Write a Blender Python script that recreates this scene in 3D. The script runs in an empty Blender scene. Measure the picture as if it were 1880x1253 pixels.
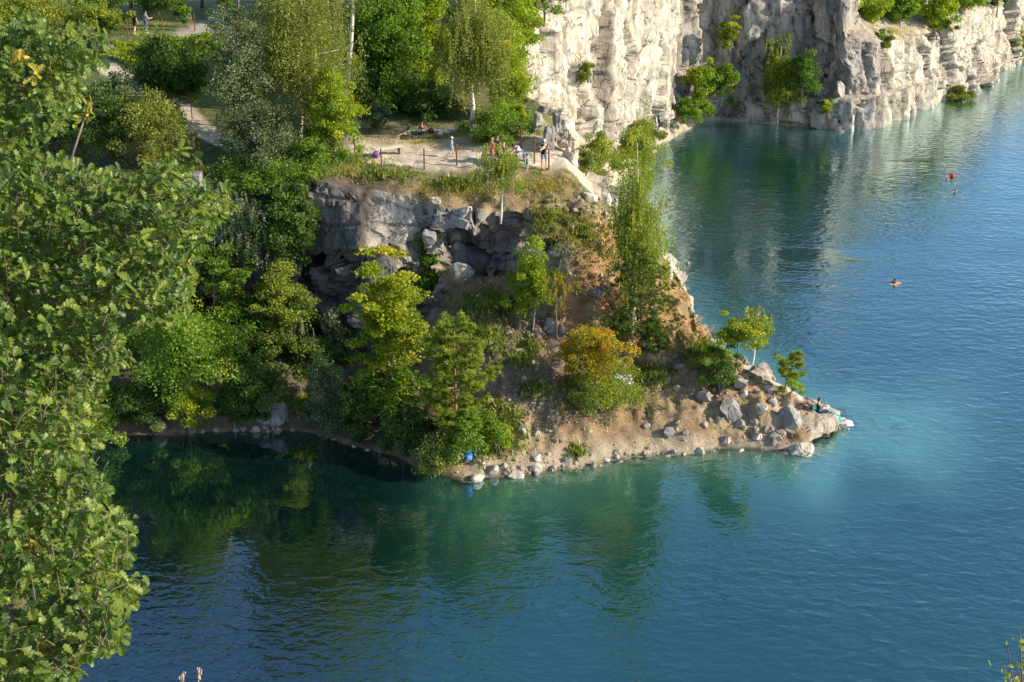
import bpy, math, random
import numpy as np
from mathutils import Vector, Matrix, Euler
from mathutils.bvhtree import BVHTree
random.seed(7)
RNG = np.random.default_rng(7)
scene = bpy.context.scene
COL = scene.collection

# ------------------------------------------------------------------ camera measures
H, FPX, PITCH = 33.0, 2611.1, math.radians(22.0)
CP, SP = math.cos(PITCH), math.sin(PITCH)

def ray(px, py):
    dx, dy = (px - 940) / FPX, (626.5 - py) / FPX
    return Vector((dx, CP + dy * SP, -SP + dy * CP))

def P(px, py, z=None, D=None):
    """world point seen at a photo pixel, at height z or at distance D"""
    d = ray(px, py)
    t = (z - H) / d.z if D is None else D / d.y
    return Vector((d.x * t, d.y * t, H + d.z * t))

def proj(p):
    t = p[1] * CP + (H - p[2]) * SP
    return 940 + FPX * p[0] / t, 626.5 - FPX * (p[1] * SP - (H - p[2]) * CP) / t

# ------------------------------------------------------------------ numpy noise
def _h(ix, iy, iz, s):
    ix = ix.astype(np.uint32); iy = iy.astype(np.uint32); iz = iz.astype(np.uint32)
    n = ix * np.uint32(374761393) + iy * np.uint32(668265263) + iz * np.uint32(2147483647 - 58) + np.uint32((s * 974711 + 12345) & 0xffffffff)
    n = (n ^ (n >> np.uint32(13))) * np.uint32(1274126177)
    n = (n ^ (n >> np.uint32(15))) * np.uint32(2246822519)
    n = n ^ (n >> np.uint32(16))
    return n.astype(np.float64) / 4294967295.0

def vnoise(p, s=0):
    p = np.asarray(p, float)
    i = np.floor(p).astype(np.int64); f = p - i; f = f * f * (3 - 2 * f)
    r = 0
    for a in (0, 1):
        for b in (0, 1):
            for c in (0, 1):
                w = (f[:, 0] if a else 1 - f[:, 0]) * (f[:, 1] if b else 1 - f[:, 1]) * (f[:, 2] if c else 1 - f[:, 2])
                r = r + w * _h(i[:, 0] + a, i[:, 1] + b, i[:, 2] + c, s)
    return r * 2 - 1

def fbm(p, o=4, s=0, g=.5):
    p = np.asarray(p, float); a, r, q = 1.0, 0, 1.0
    for k in range(o):
        r = r + a * vnoise(p * q + 17.3 * k, s + k); a *= g; q *= 2.03
    return r

def voronoi(p, s=0):
    p = np.asarray(p, float); i = np.floor(p).astype(np.int64)
    f1 = np.full(len(p), 9.0); f2 = f1.copy(); cid = np.zeros(len(p)); ctr = np.zeros_like(p)
    for a in (-1, 0, 1):
        for b in (-1, 0, 1):
            for c in (-1, 0, 1):
                x, y, z = i[:, 0] + a, i[:, 1] + b, i[:, 2] + c
                q = np.stack([x + _h(x, y, z, s), y + _h(x, y, z, s + 1), z + _h(x, y, z, s + 2)], 1)
                d = np.sqrt(((q - p) ** 2).sum(1))
                m = d < f1
                f2 = np.where(m, f1, np.minimum(f2, d)); f1 = np.where(m, d, f1)
                cid = np.where(m, _h(x, y, z, s + 3), cid); ctr = np.where(m[:, None], q, ctr)
    return f1, f2, cid, ctr

def facet(q, f, ctr, cid, amt):
    a = cid * 6.2832 * 7; b = (cid * 37.7) % 1 * 2 - 1
    t = np.stack([np.cos(a), np.sin(a), b], 1)
    return ((q - ctr) * t).sum(1) * amt

def sstep(a, b, x):
    t = np.clip((x - a) / (b - a), 0, 1); return t * t * (3 - 2 * t)

# ------------------------------------------------------------------ mesh helpers
def link(o, parent=None):
    COL.objects.link(o)
    if parent is not None: o.parent = parent
    return o

def tag(o, label=None, cat=None, group=None, kind=None):
    if label: o['label'] = label
    if cat: o['category'] = cat
    if group: o['group'] = group
    if kind: o['kind'] = kind
    return o

def np_mesh(name, V, F, mat, parent=None, smooth=False, attrs=None, loc=None):
    """F: (n,k) int array or list of such arrays"""
    V = np.asarray(V, np.float32)
    Fs = F if isinstance(F, list) else [F]
    Fs = [np.asarray(f, np.int32) for f in Fs if len(f)]
    me = bpy.data.meshes.new(name)
    me.vertices.add(len(V)); me.vertices.foreach_set('co', V.ravel())
    nl = sum(f.size for f in Fs); nf = sum(len(f) for f in Fs)
    me.loops.add(nl); me.loops.foreach_set('vertex_index', np.concatenate([f.ravel() for f in Fs]))
    tot = np.concatenate([np.full(len(f), f.shape[1], np.int32) for f in Fs])
    me.polygons.add(nf)
    me.polygons.foreach_set('loop_start', np.concatenate([[0], np.cumsum(tot)[:-1]]).astype(np.int32))
    me.polygons.foreach_set('loop_total', tot)
    me.polygons.foreach_set('use_smooth', np.full(nf, smooth, bool))
    me.update(calc_edges=True)
    for k, v in (attrs or {}).items():
        v = np.asarray(v, np.float32)
        if v.ndim == 2:
            a = me.attributes.new(k, 'FLOAT_COLOR', 'POINT')
            a.data.foreach_set('color', np.concatenate([v, np.ones((len(v), 1), np.float32)], 1).ravel())
        else:
            a = me.attributes.new(k, 'FLOAT', 'POINT'); a.data.foreach_set('value', v)
    if mat: me.materials.append(mat)
    o = bpy.data.objects.new(name, me)
    link(o, parent)
    if loc is not None: o.location = loc
    return o

def empty(name, loc, rz=0):
    o = bpy.data.objects.new(name, None); o.empty_display_size = .3
    o.location = loc; o.rotation_euler = (0, 0, rz)
    return link(o)

class MB:
    def __init__(s): s.V = []; s.Q = []; s.T = []; s.n = 0
    def add(s, V, Q=(), T=()):
        V = np.asarray(V, float)
        if len(Q): s.Q.append(np.asarray(Q) + s.n)
        if len(T): s.T.append(np.asarray(T) + s.n)
        s.V.append(V); s.n += len(V)
    def tube(s, pts, rad, n=6):
        pts = np.asarray([tuple(p) for p in pts], float); m = len(pts)
        rad = np.broadcast_to(np.asarray(rad, float), (m,))
        d = np.gradient(pts, axis=0); d /= np.linalg.norm(d, axis=1)[:, None] + 1e-9
        ref = np.array([0, 0, 1.0]) if abs(d[0, 2]) < .9 else np.array([1.0, 0, 0])
        ang = np.arange(n) * 2 * math.pi / n; V = []
        for k in range(m):
            u = np.cross(d[k], ref); u /= np.linalg.norm(u) + 1e-9; w = np.cross(d[k], u)
            V.append(pts[k] + rad[k] * (np.cos(ang)[:, None] * u + np.sin(ang)[:, None] * w))
        V = np.concatenate(V + [pts[:1], pts[-1:]])
        Q = [[k * n + i, k * n + (i + 1) % n, (k + 1) * n + (i + 1) % n, (k + 1) * n + i] for k in range(m - 1) for i in range(n)]
        a, b = m * n, m * n + 1
        T = [[a, (i + 1) % n, i] for i in range(n)] + [[b, (m - 1) * n + i, (m - 1) * n + (i + 1) % n] for i in range(n)]
        s.add(V, Q, T)
    def box(s, c, size, R=None, bev=0.12):
        """box with chamfered edges (bev as part of the smallest side)"""
        h = np.asarray(size, float) / 2; b = bev * h.min()
        V = []; idx = {}
        for x in (-1, 1):
            for y in (-1, 1):
                for z in (-1, 1):
                    for k in range(3):
                        q = np.array([x, y, z]) * (h - b); q[k] += (x, y, z)[k] * b
                        idx[(x, y, z, k)] = len(V); V.append(q)
        Q, T = [], []
        for k in range(3):
            a, c2 = [i for i in range(3) if i != k]
            for sg in (-1, 1):
                def key(u, v):
                    t = [0, 0, 0]; t[k] = sg; t[a] = u; t[c2] = v; return tuple(t) + (k,)
                f = [idx[key(-1, -1)], idx[key(1, -1)], idx[key(1, 1)], idx[key(-1, 1)]]
                flip = (sg > 0) == (k == 1)
                Q.append(f[::-1] if flip else f)
        for k in range(3):
            a, c2 = [i for i in range(3) if i != k]
            for u in (-1, 1):
                for v in (-1, 1):
                    t0 = [0, 0, 0]; t0[a] = u; t0[c2] = v; t1 = list(t0); t0[k] = -1; t1[k] = 1
                    Q.append([idx[tuple(t0) + (a,)], idx[tuple(t1) + (a,)], idx[tuple(t1) + (c2,)], idx[tuple(t0) + (c2,)]])
        for x in (-1, 1):
            for y in (-1, 1):
                for z in (-1, 1): T.append([idx[(x, y, z, k)] for k in range(3)])
        V = np.array(V)
        if R is not None: V = V @ np.array(R.to_3x3()).T
        s.add(V + np.asarray(tuple(c)), Q, T)
    def ell(s, c, r, R=None, nu=12, nv=8, top=1.0):
        V = []
        for j in range(nv + 1):
            th = math.pi * (j / nv) * top
            for i in range(nu):
                ph = 2 * math.pi * i / nu
                V.append((math.sin(th) * math.cos(ph) * r[0], math.sin(th) * math.sin(ph) * r[1], math.cos(th) * r[2]))
        Q = [[j * nu + i, (j + 1) * nu + i, (j + 1) * nu + (i + 1) % nu, j * nu + (i + 1) % nu] for j in range(nv) for i in range(nu)]
        V = np.array(V)
        if R is not None: V = V @ np.array(R.to_3x3()).T
        s.add(V + np.asarray(tuple(c)), Q)
    def build(s, name, mat, parent=None, smooth=False, loc=None):
        return np_mesh(name, np.concatenate(s.V), [np.concatenate(x) for x in (s.Q, s.T) if x], mat, parent, smooth, loc=loc)

# ------------------------------------------------------------------ materials
class NG:
    def __init__(s, name):
        s.m = bpy.data.materials.new(name); s.m.use_nodes = True
        s.t = s.m.node_tree; s.t.nodes.clear()
        s.out = s.n('ShaderNodeOutputMaterial')
    def n(s, typ, **kw):
        nd = s.t.nodes.new(typ)
        for k, v in kw.items():
            if k.startswith('i_'):
                key = k[2:].replace('_', ' ')
                s.set(nd, key, v)
            else: setattr(nd, k, v)
        return nd
    def set(s, nd, key, v):
        sk = nd.inputs[int(key)] if str(key).isdigit() else nd.inputs[key]
        if isinstance(v, bpy.types.NodeSocket): s.t.links.new(v, sk)
        elif isinstance(v, bpy.types.Node): s.t.links.new(v.outputs[0], sk)
        else:
            if hasattr(sk, 'default_value') and hasattr(sk.default_value, '__len__') and len(sk.default_value) == 4 and len(v) == 3: v = (*v, 1)
            sk.default_value = v
    def coord(s, scale=(1, 1, 1), rot=(0, 0, 0)):
        g = s.n('ShaderNodeNewGeometry'); m = s.n('ShaderNodeMapping')
        s.t.links.new(g.outputs['Position'], m.inputs['Vector'])
        m.inputs['Scale'].default_value = scale; m.inputs['Rotation'].default_value = rot
        return m.outputs[0]
    def noise(s, vec, scale, detail=4, rough=.55, dist=0):
        return s.n('ShaderNodeTexNoise', i_Vector=vec, i_Scale=scale, i_Detail=detail, i_Roughness=rough, i_Distortion=dist).outputs['Fac']
    def ramp(s, fac, stops, interp='LINEAR'):
        r = s.n('ShaderNodeValToRGB'); r.color_ramp.interpolation = interp
        e = r.color_ramp.elements
        while len(e) < len(stops): e.new(.5)
        for q, (p, c) in zip(e, stops):
            q.position = p; q.color = (*c, 1) if hasattr(c, '__len__') else (c, c, c, 1)
        s.set(r, 'Fac', fac); return r.outputs['Color']
    def mix(s, fac, a, b, mode='MIX'):
        m = s.n('ShaderNodeMix', data_type='RGBA', blend_type=mode)
        for i, v in ((0, fac), (6, a), (7, b)): s.set(m, str(i), v)
        return m.outputs[2]
    def math(s, op, a, b=0.0, clamp=False):
        m = s.n('ShaderNodeMath', operation=op, use_clamp=clamp); s.set(m, '0', a); s.set(m, '1', b); return m.outputs[0]
    def attr(s, name, out='Fac'):
        return s.n('ShaderNodeAttribute', attribute_name=name).outputs[out]
    def bump(s, h, strength=.5, dist=.05, normal=None):
        b = s.n('ShaderNodeBump', i_Height=h, i_Strength=strength, i_Distance=dist)
        if normal is not None: s.set(b, 'Normal', normal)
        return b.outputs[0]
    def done(s, sh):
        s.t.links.new(sh if isinstance(sh, bpy.types.NodeSocket) else sh.outputs[0], s.out.inputs['Surface']); return s.m

def plain(name, col, rough=.7, var=.18, scale=9.0, spec=.3):
    g = NG(name)
    nz = g.noise(g.coord(), scale, 4)
    c = g.mix(g.math('MULTIPLY', nz, 1.0), tuple(x * (1 - var) for x in col), tuple(min(1, x * (1 + var)) for x in col))
    b = g.n('ShaderNodeBsdfPrincipled', i_Base_Color=c, i_Roughness=rough)
    b.inputs['Specular IOR Level'].default_value = spec
    return g.done(b)

def leaf_mat(name, stops, trans=.40, gloss=.018):
    g = NG(name); stops = [(p, tuple(min(.8, x * k) for x, k in zip(c, (1.7, 1.55, 1.3)))) for p, c in stops]
    c = g.ramp(g.attr('tint'), stops)
    d = g.n('ShaderNodeBsdfDiffuse', i_Color=c)
    tc = g.mix(1.0, c, (1.0, 1.0, .45), 'MULTIPLY')
    tc = g.mix(1.0, tc, (1.5, 1.7, 1.2), 'MULTIPLY')
    t = g.n('ShaderNodeBsdfTranslucent', i_Color=tc)
    m = g.n('ShaderNodeMixShader', i_0=trans, i_1=d, i_2=t)
    gl = g.n('ShaderNodeBsdfGlossy', i_Color=(.9, .95, 1, 1), i_Roughness=.42)
    m2 = g.n('ShaderNodeMixShader', i_0=gloss, i_1=m, i_2=gl)
    return g.done(m2)

def rock_nodes(g, pale, mid, dark, streak=.5, fine=1.0):
    w = g.coord()
    v = g.coord((1.0, 1.0, .16))
    big = g.noise(w, .35, 4, .6)
    st = g.noise(v, .9, 6, .62, .6)
    st2 = g.noise(v, 3.2, 5, .65)
    fn = g.noise(w, 5.0, 6, .7)
    c = g.ramp(st, [(.3, dark), (.43, mid), (.56, pale), (.75, tuple(min(1, x * 1.08) for x in pale))])
    c = g.mix(g.ramp(st2, [(.3, 1.0), (.48, 0.0)]), c, mid)
    c = g.mix(g.math('MULTIPLY', g.ramp(big, [(.38, 1.0), (.6, 0.0)]), .75), c, mid)
    c = g.mix(g.math('MULTIPLY', g.ramp(fn, [(.25, 1.0), (.5, 0.0)]), .6), c, dark)
    cr = g.n('ShaderNodeTexVoronoi', feature='DISTANCE_TO_EDGE', i_Scale=.75)
    nzv = g.n('ShaderNodeTexNoise', i_Vector=w, i_Scale=1.2, i_Detail=3.0)
    wv = g.n('ShaderNodeVectorMath', operation='MULTIPLY_ADD'); g.set(wv, '0', nzv.outputs['Color']); g.set(wv, '1', (.9, .9, .9)); g.set(wv, '2', g.coord((1, 1, .55)))
    g.set(cr, 'Vector', wv.outputs[0])
    crk = g.ramp(cr.outputs['Distance'], [(0.0, 1.0), (.035, 0.0)])
    brk = g.ramp(g.noise(w, .9, 2), [(.42, 0.0), (.58, 1.0)])
    crk = g.math('MULTIPLY', crk, brk)
    c = g.mix(g.math('MULTIPLY', crk, .8), c, tuple(x * .35 for x in dark))
    hgt = g.math('ADD', g.math('MULTIPLY', fn, .55), g.math('MULTIPLY', st2, .7))
    hgt = g.math('SUBTRACT', hgt, g.math('MULTIPLY', crk, .6))
    return c, hgt

def rock_mat(name, pale, mid, dark):
    g = NG(name); c, h = rock_nodes(g, pale, mid, dark)
    return g.done(g.n('ShaderNodeBsdfPrincipled', i_Base_Color=c, i_Roughness=.9, i_Normal=g.bump(h, .8, .12)))

M = {}
M['cliff_white'] = rock_mat('pale_limestone', (.78, .71, .58), (.43, .38, .32), (.10, .09, .085))
M['cliff_grey'] = rock_mat('grey_limestone', (.50, .46, .41), (.24, .22, .215), (.07, .065, .065))
M['boulder'] = rock_mat('boulder_stone', (.50, .46, .40), (.30, .275, .25), (.10, .095, .09))
M['boulder_pale'] = rock_mat('pale_boulder_stone', (.68, .60, .50), (.45, .39, .32), (.16, .14, .12))
M['boulder_dark'] = rock_mat('dark_boulder_stone', (.37, .335, .315), (.23, .21, .20), (.08, .075, .07))

def terrain_mat():
    g = NG('terrain_soil_and_rock')
    base = g.attr('col', 'Color'); w = g.coord()
    n1 = g.noise(w, 1.3, 5, .65); n2 = g.noise(w, 9.0, 5, .7); n3 = g.noise(w, 26.0, 3, .7)
    k = g.ramp(n1, [(.25, .62), (.55, 1.0), (.8, 1.25)])
    c = g.mix(1.0, base, k, 'MULTIPLY')
    c = g.mix(1.0, c, g.ramp(n2, [(.25, .5), (.5, 1.0), (.75, 1.3)]), 'MULTIPLY')
    st = g.n('ShaderNodeTexVoronoi', feature='F1', i_Vector=w, i_Scale=5.5)
    stm = g.math('MULTIPLY', g.ramp(st.outputs['Distance'], [(.16, 1.0), (.3, 0.0)]), g.ramp(g.noise(w, .8, 2), [(.45, 0.0), (.62, 1.0)]))
    stm = g.math('MULTIPLY', stm, g.attr('stony'))
    c = g.mix(stm, c, (.42, .37, .31, 1))
    rc, rh = rock_nodes(g, (.48, .425, .36), (.25, .225, .20), (.06, .056, .056))
    gr = g.attr('rock')
    rc = g.mix(g.attr('weather_shade'), rc, g.mix(1.0, rc, (.34, .33, .37, 1), 'MULTIPLY'))
    c = g.mix(gr, c, rc)
    sh = g.math('ADD', g.math('MULTIPLY', n2, .6), g.math('ADD', g.math('MULTIPLY', n3, .25), g.math('MULTIPLY', stm, .35)))
    hh = g.n('ShaderNodeMix', data_type='FLOAT'); g.set(hh, '0', gr); g.set(hh, '2', sh); g.set(hh, '3', rh)
    return g.done(g.n('ShaderNodeBsdfPrincipled', i_Base_Color=c, i_Roughness=.95, i_Normal=g.bump(hh.outputs[0], .9, .11)))
M['terrain'] = terrain_mat()

def water_mat():
    g = NG('quarry_lake_water')
    dep = g.attr('depth')
    # ripples: several crossing trains, longer across the view
    warp = g.n('ShaderNodeTexNoise', i_Vector=g.coord(), i_Scale=.05, i_Detail=2.0)
    a = g.noise(g.coord((.7, 1.15, 1), (0, 0, .12)), 1.55, 2, .45, .5)
    b = g.noise(g.coord((.75, 1.2, 1), (0, 0, -.3)), 3.3, 2, .5, .3)
    c = g.noise(g.coord((.5, .8, 1), (0, 0, .5)), .4, 2, .5)
    h = g.math('ADD', g.math('MULTIPLY', a, 1.0), g.math('MULTIPLY', b, .36))
    h = g.math('ADD', h, g.math('MULTIPLY', c, .9))
    lane = g.ramp(g.noise(g.coord((.35, 1.0, 1), (0, 0, .25)), .075, 3, .6), [(.33, .25), (.45, .85), (.62, 1.3)])
    h = g.math('MULTIPLY', h, lane)
    calm_shade = g.attr('calm_shade')
    st = g.n('ShaderNodeMix', data_type='FLOAT'); g.set(st, '0', g.attr('still')); g.set(st, '2', WAVE); g.set(st, '3', WAVE * .13)
    nb = g.n('ShaderNodeBump', i_Height=h, i_Distance=.095); g.set(nb, 'Strength', st.outputs[0])
    n = nb.outputs[0]
    patch = g.noise(g.coord((1, 1, 1)), .16, 3)
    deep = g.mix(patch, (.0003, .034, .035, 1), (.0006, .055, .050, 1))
    deep = g.mix(calm_shade, deep, (.0003, .006, .0075, 1))  # darker cove water: the bay's shade is put into the body colour
    shal = g.mix(calm_shade, g.mix(g.attr('pale'), (.085, .25, .17, 1), (.15, .44, .40, 1)), (.010, .045, .04, 1))
    f = g.ramp(dep, [(0, 0), (.0001, 0.0), (1.0, 1.0)])
    e = g.math('SUBTRACT', 1.0, g.math('POWER', 2.71828, g.math('MULTIPLY', dep, -.55)), True)
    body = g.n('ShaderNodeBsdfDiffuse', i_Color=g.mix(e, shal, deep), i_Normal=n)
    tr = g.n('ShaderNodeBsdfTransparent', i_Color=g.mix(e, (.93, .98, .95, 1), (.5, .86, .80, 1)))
    dk = g.mix(calm_shade, (1, 1, 1, 1), (.45, .5, .5, 1))  # bed seen through the cove water is dimmed by the same painted shade
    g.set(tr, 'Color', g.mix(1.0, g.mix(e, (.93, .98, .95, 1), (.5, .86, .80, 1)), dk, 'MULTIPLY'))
    op = g.math('SUBTRACT', 1.0, g.math('POWER', 2.71828, g.math('MULTIPLY', dep, -1.9)), True)
    under = g.n('ShaderNodeMixShader', i_0=op, i_1=tr, i_2=body)
    gl = g.n('ShaderNodeBsdfGlossy', i_Color=(.74, .94, .98, 1), i_Roughness=.03, i_Normal=n)
    fr = g.n('ShaderNodeFresnel', i_IOR=WIOR, i_Normal=n); frs = g.math('ADD', g.math('MULTIPLY', fr.outputs[0], 2.2), .13, True)
    return g.done(g.n('ShaderNodeMixShader', i_0=frs, i_1=under, i_2=gl))
WAVE, WIOR = .5, 1.4
M['water'] = water_mat()

def grid_faces(nu, nv):
    i = np.arange(nu - 1)[:, None] * nv + np.arange(nv - 1)[None, :]
    i = i.ravel(); return np.stack([i, i + nv, i + nv + 1, i + 1], 1)

def grid_normals(G):
    du = np.gradient(G, axis=0); dv = np.gradient(G, axis=1)
    n = np.cross(du, dv); n /= np.linalg.norm(n, axis=2)[..., None] + 1e-9
    return n

def dense_cols(A, step, ref, sm):
    """A (M,K,3) key columns -> densely resampled along the columns, lightly smoothed"""
    c = A[:, ref].mean(1); s = np.concatenate([[0], np.cumsum(np.linalg.norm(np.diff(c, axis=0), axis=1))])
    n = int(s[-1] / step) + 1; t = np.linspace(0, s[-1], n)
    B = np.stack([np.stack([np.interp(t, s, A[:, k, j]) for j in range(3)], 1) for k in range(A.shape[1])], 1)
    w = int(sm / step)
    if w > 0:
        ker = np.hanning(2 * w + 3)[1:-1]; ker /= ker.sum()
        for k in range(B.shape[1]):
            for j in range(3):
                B[:, k, j] = np.convolve(np.pad(B[:, k, j], w, mode='edge'), ker, mode='valid')
    return B

def rows(B, counts):
    out, key = [], []
    for k, c in enumerate(counts):
        t = np.arange(c) / c
        out.append(B[:, k, None] * (1 - t)[None, :, None] + B[:, k + 1, None] * t[None, :, None]); key.append(k + t)
    out.append(B[:, -1:]); key.append([len(counts)])
    return np.concatenate(out, 1), np.concatenate(key)

# ------------------------------------------------------------------ peninsula terrain
# keys: 0 deep bed, 1 shallow bed, 2 shore, 3 low slope, 4 mid slope, 5 cliff foot, 6 recess, 7 lip, 8 cliff top,
#       9 plateau edge, 10 back, 11 far back, 12 end
def front(px, shore, k3, k4, k5, k6, k7, k8, k9, b1, b2, b3, shelf=None):
    sz = -2.6 if px < 1440 else -1.2; shelf = shelf or (4.6 if px > 800 else 3.0)
    s = P(px, shore, z=0)
    ks = [Vector((s.x * .98, s.y - 12, -8)), Vector((s.x, s.y - shelf, sz)), s]
    for k in (k3, k4, k5, k6, k7, k8, k9, b1, b2, b3):
        if isinstance(k, Vector): ks.append(k)
        elif len(k) == 4: ks.append(P(k[0], k[1], D=k[3]))
        else: ks.append(P(k[0], k[1], z=k[2]))
    return ks
V3 = Vector
cols = []
for px, sh in ((-420, 822), (-150, 822), (60, 820), (170, 812), (250, 802), (330, 796), (440, 792), (530, 790)):
    cols.append(front(px, sh, (px, 765, .8), (px, 700, 1.9), (px, 615, 2.8), (px, 560, 4.1), (px, 440, 8.2), (px, 345, 11.2), (px, 316, 11.8),
                      (px, 240, 12.3), (px + 20, 75, 14.4), P(px + 20, 0, D=165)))
cols.append(front(570, 794, (572, 765, .7), (578, 715, 1.2), (585, 640, 1.8), (580, 478, None, 77.8), (572, 458, None, 77.2), (566, 335, 11.6), (570, 316, 11.9), (600, 240, 12.2), (610, 90, 13.6), P(610, 0, D=165)))
cols.append(front(660, 818, (658, 785, .6), (655, 730, 1.3), (650, 640, 1.9), (655, 478, None, 75.2), (662, 456, None, 74.2), (665, 345, 11.2), (655, 316, 11.8), (680, 240, 12.0), (680, 90, 13.4), P(690, 0, D=165)))
cols.append(front(715, 834, (712, 800, .6), (708, 735, 1.5), (708, 640, 2.2), (706, 470, None, 76.0), (712, 450, None, 75.3), (712, 352, 11.0), (705, 320, 11.65), (720, 242, 12.0), (730, 90, 13.4), P(750, 0, D=160)))
cols.append(front(770, 866, (768, 805, 1.1), (768, 725, 2.3), (768, 610, 3.0), (772, 460, None, 77.2), (770, 440, None, 76.9), (768, 372, 10.2), (765, 325, 11.5), (775, 242, 12.0), (790, 90, 13.4), P(800, 0, D=160)))
cols.append(front(840, 880, (836, 805, 1.3), (835, 700, 3.2), (838, 520, 6.2), (836, 490, None, 76.3), (832, 430, None, 76.8), (830, 382, 10.0), (832, 324, 11.4), (840, 245, 12.0), (850, 90, 13.4), P(860, 0, D=155)))
cols.append(front(880, 880, (880, 808, 1.2), (878, 695, 3.3), (868, 530, 6.1), (866, 505, None, 77.3), (868, 440, None, 77.6), (872, 388, 9.75), (870, 325, 11.4), (880, 246, 12.1), (885, 110, 13.3), V3((-8, 120, 16))))
cols.append(front(930, 876, (925, 805, 1.2), (918, 685, 3.5), (925, 535, 6.1), (935, 505, None, 77.0), (937, 440, None, 77.2), (935, 392, 9.7), (925, 328, 11.2), (925, 248, 12.1), (930, 160, 12.9), V3((-2.5, 104, 13))))
cols.append(front(1000, 868, (1000, 792, 1.4), (1000, 690, 3.4), (1000, 560, 5.6), (992, 510, None, 74.3), (990, 440, None, 75.0), (1000, 390, 9.9), (995, 322, 11.3), (985, 250, 12.0), (1000, 194, 12.7), V3((4.5, 98, 6))))
cols.append(front(1080, 850, (1085, 775, 1.6), (1090, 692, 3.0), (1110, 590, 4.8), (1110, 530, 6.2), (1100, 450, 8.2), (1085, 385, 9.8), (1048, 322, 11.3), (1042, 258, 11.3), V3((5.8, 91, 7)), V3((8.5, 106, 2))))
cols.append(front(1150, 841, (1155, 772, 1.4), (1160, 700, 2.6), (1172, 640, 3.7), (1180, 560, 5.2), (1175, 490, 6.9), (1138, 420, 8.7), (1098, 360, 10.2), V3((7.4, 85, 5.6)), V3((9.0, 94, 1.5)), V3((12.0, 112, -1))))
cols.append(front(1200, 836, (1205, 772, 1.3), (1205, 708, 2.4), (1215, 655, 3.3), (1222, 595, 4.5), (1222, 530, 5.9), (1195, 470, 7.1), (1165, 425, 8.3), V3((8.9, 82, 4.2)), V3((10.2, 92, 0)), V3((13.5, 100, -6))))
cols.append(front(1250, 832, (1255, 775, 1.2), (1255, 715, 2.2), (1258, 670, 3.0), (1266, 625, 3.9), (1268, 570, 4.9), (1245, 510, 5.9), (1222, 470, 6.8), V3((10.3, 79.8, 3)), V3((11.6, 82.5, 0)), V3((15, 88, -6))))
cols.append(front(1330, 828, (1330, 780, 1.1), (1330, 740, 1.9), (1325, 700, 2.5), (1318, 675, 2.9), (1310, 655, 3.2), (1300, 640, 3.4), (1290, 628, 3.5), V3((12.0, 75.2, 1.6)), V3((13.2, 76.8, 0)), V3((17, 82, -5))))
cols.append(front(1415, 828, (1415, 780, 1.1), (1412, 750, 1.7), (1408, 725, 2.0), (1402, 708, 2.2), (1398, 700, 2.25), (1394, 694, 2.25), (1388, 688, 2.2), V3((14.5, 71.9, 1.2)), V3((15.3, 72.8, 0)), V3((19, 77, -5))))
cols.append(front(1465, 828, (1470, 800, .7), (1472, 778, 1.0), (1472, 760, 1.15), (1470, 752, 1.2), (1469, 747, 1.2), (1468, 743, 1.15), (1467, 740, 1.1), V3((16.7, 71.3, .5)), V3((17.0, 71.7, 0)), V3((20, 75, -4))))
cols.append(front(1500, 800, (1505, 788, .55), (1508, 778, .75), (1509, 770, .8), (1508, 764, .8), (1506, 760, .8), (1503, 757, .75), (1500, 754, .7), V3((17.5, 71.2, .35)), V3((17.7, 71.5, 0)), V3((21, 74.5, -4))))
cols.append(front(1540, 784, (1541, 779, .35), (1541, 774, .5), (1540, 770, .5), (1538, 767, .5), (1536, 765, .48), (1533, 763, .45), (1530, 761, .4), V3((18.2, 70.9, .2)), V3((18.5, 71.2, 0)), V3((22, 74, -4)), 2))
p_ = P(1575, 790, z=-.45)
cols.append([p_ + V3((0, -9, -5)), p_ + V3((0, -4, -1.3))] + [p_ + V3((0, -1.5 + .4 * k, -.12 + .02 * k)) for k in range(8)] + [p_ + V3((0, 2.4, -.6)), p_ + V3((.2, 4, -1.4)), p_ + V3((1, 8, -5))])
p_ = P(1640, 815, z=-.5)
cols.append([p_ + V3((1, -9, -5)), p_ + V3((.5, -5, -1.6))] + [p_ + V3((0, -1.8 + .5 * k, -.25 if k < 2 else .08)) for k in range(8)] + [p_ + V3((.6, 3.5, -1)), p_ + V3((1, 5, -2)), p_ + V3((2, 9, -5))])
p_ = P(1720, 825, z=-1.8)
cols.append([p_ + V3((1, -9, -5)), p_ + V3((.5, -5, -1.6))] + [p_ + V3((0, -2 + .5 * k, 0)) for k in range(8)] + [p_ + V3((1, 3.5, -1)), p_ + V3((1.6, 5, -2)), p_ + V3((3, 9, -5))])
p_ = P(1840, 850, z=-6)
cols.append([p_ + V3((1, -8, -2)), p_ + V3((.5, -1.6, -1))] + [p_ + V3((0, .2 * k, 0)) for k in range(8)] + [p_ + V3((1, 3, -1)), p_ + V3((1.6, 4, -1)), p_ + V3((3, 7, -2))])
A = np.array([[tuple(v) for v in c] for c in cols])
B = dense_cols(A, .15, slice(2, 10), .6)
G, KEY = rows(B, [10, 18, 30, 34, 38, 40, 14, 40, 18, 32, 30, 12])
nu, nv = G.shape[:2]
Nn = grid_normals(G)
if Nn[:, :, 2].mean() < 0: Nn = -Nn
pt = G.reshape(-1, 3); nn = Nn.reshape(-1, 3)
PX, PY = proj(pt.T)
key = np.broadcast_to(KEY[None], (nu, nv)).ravel()
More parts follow.
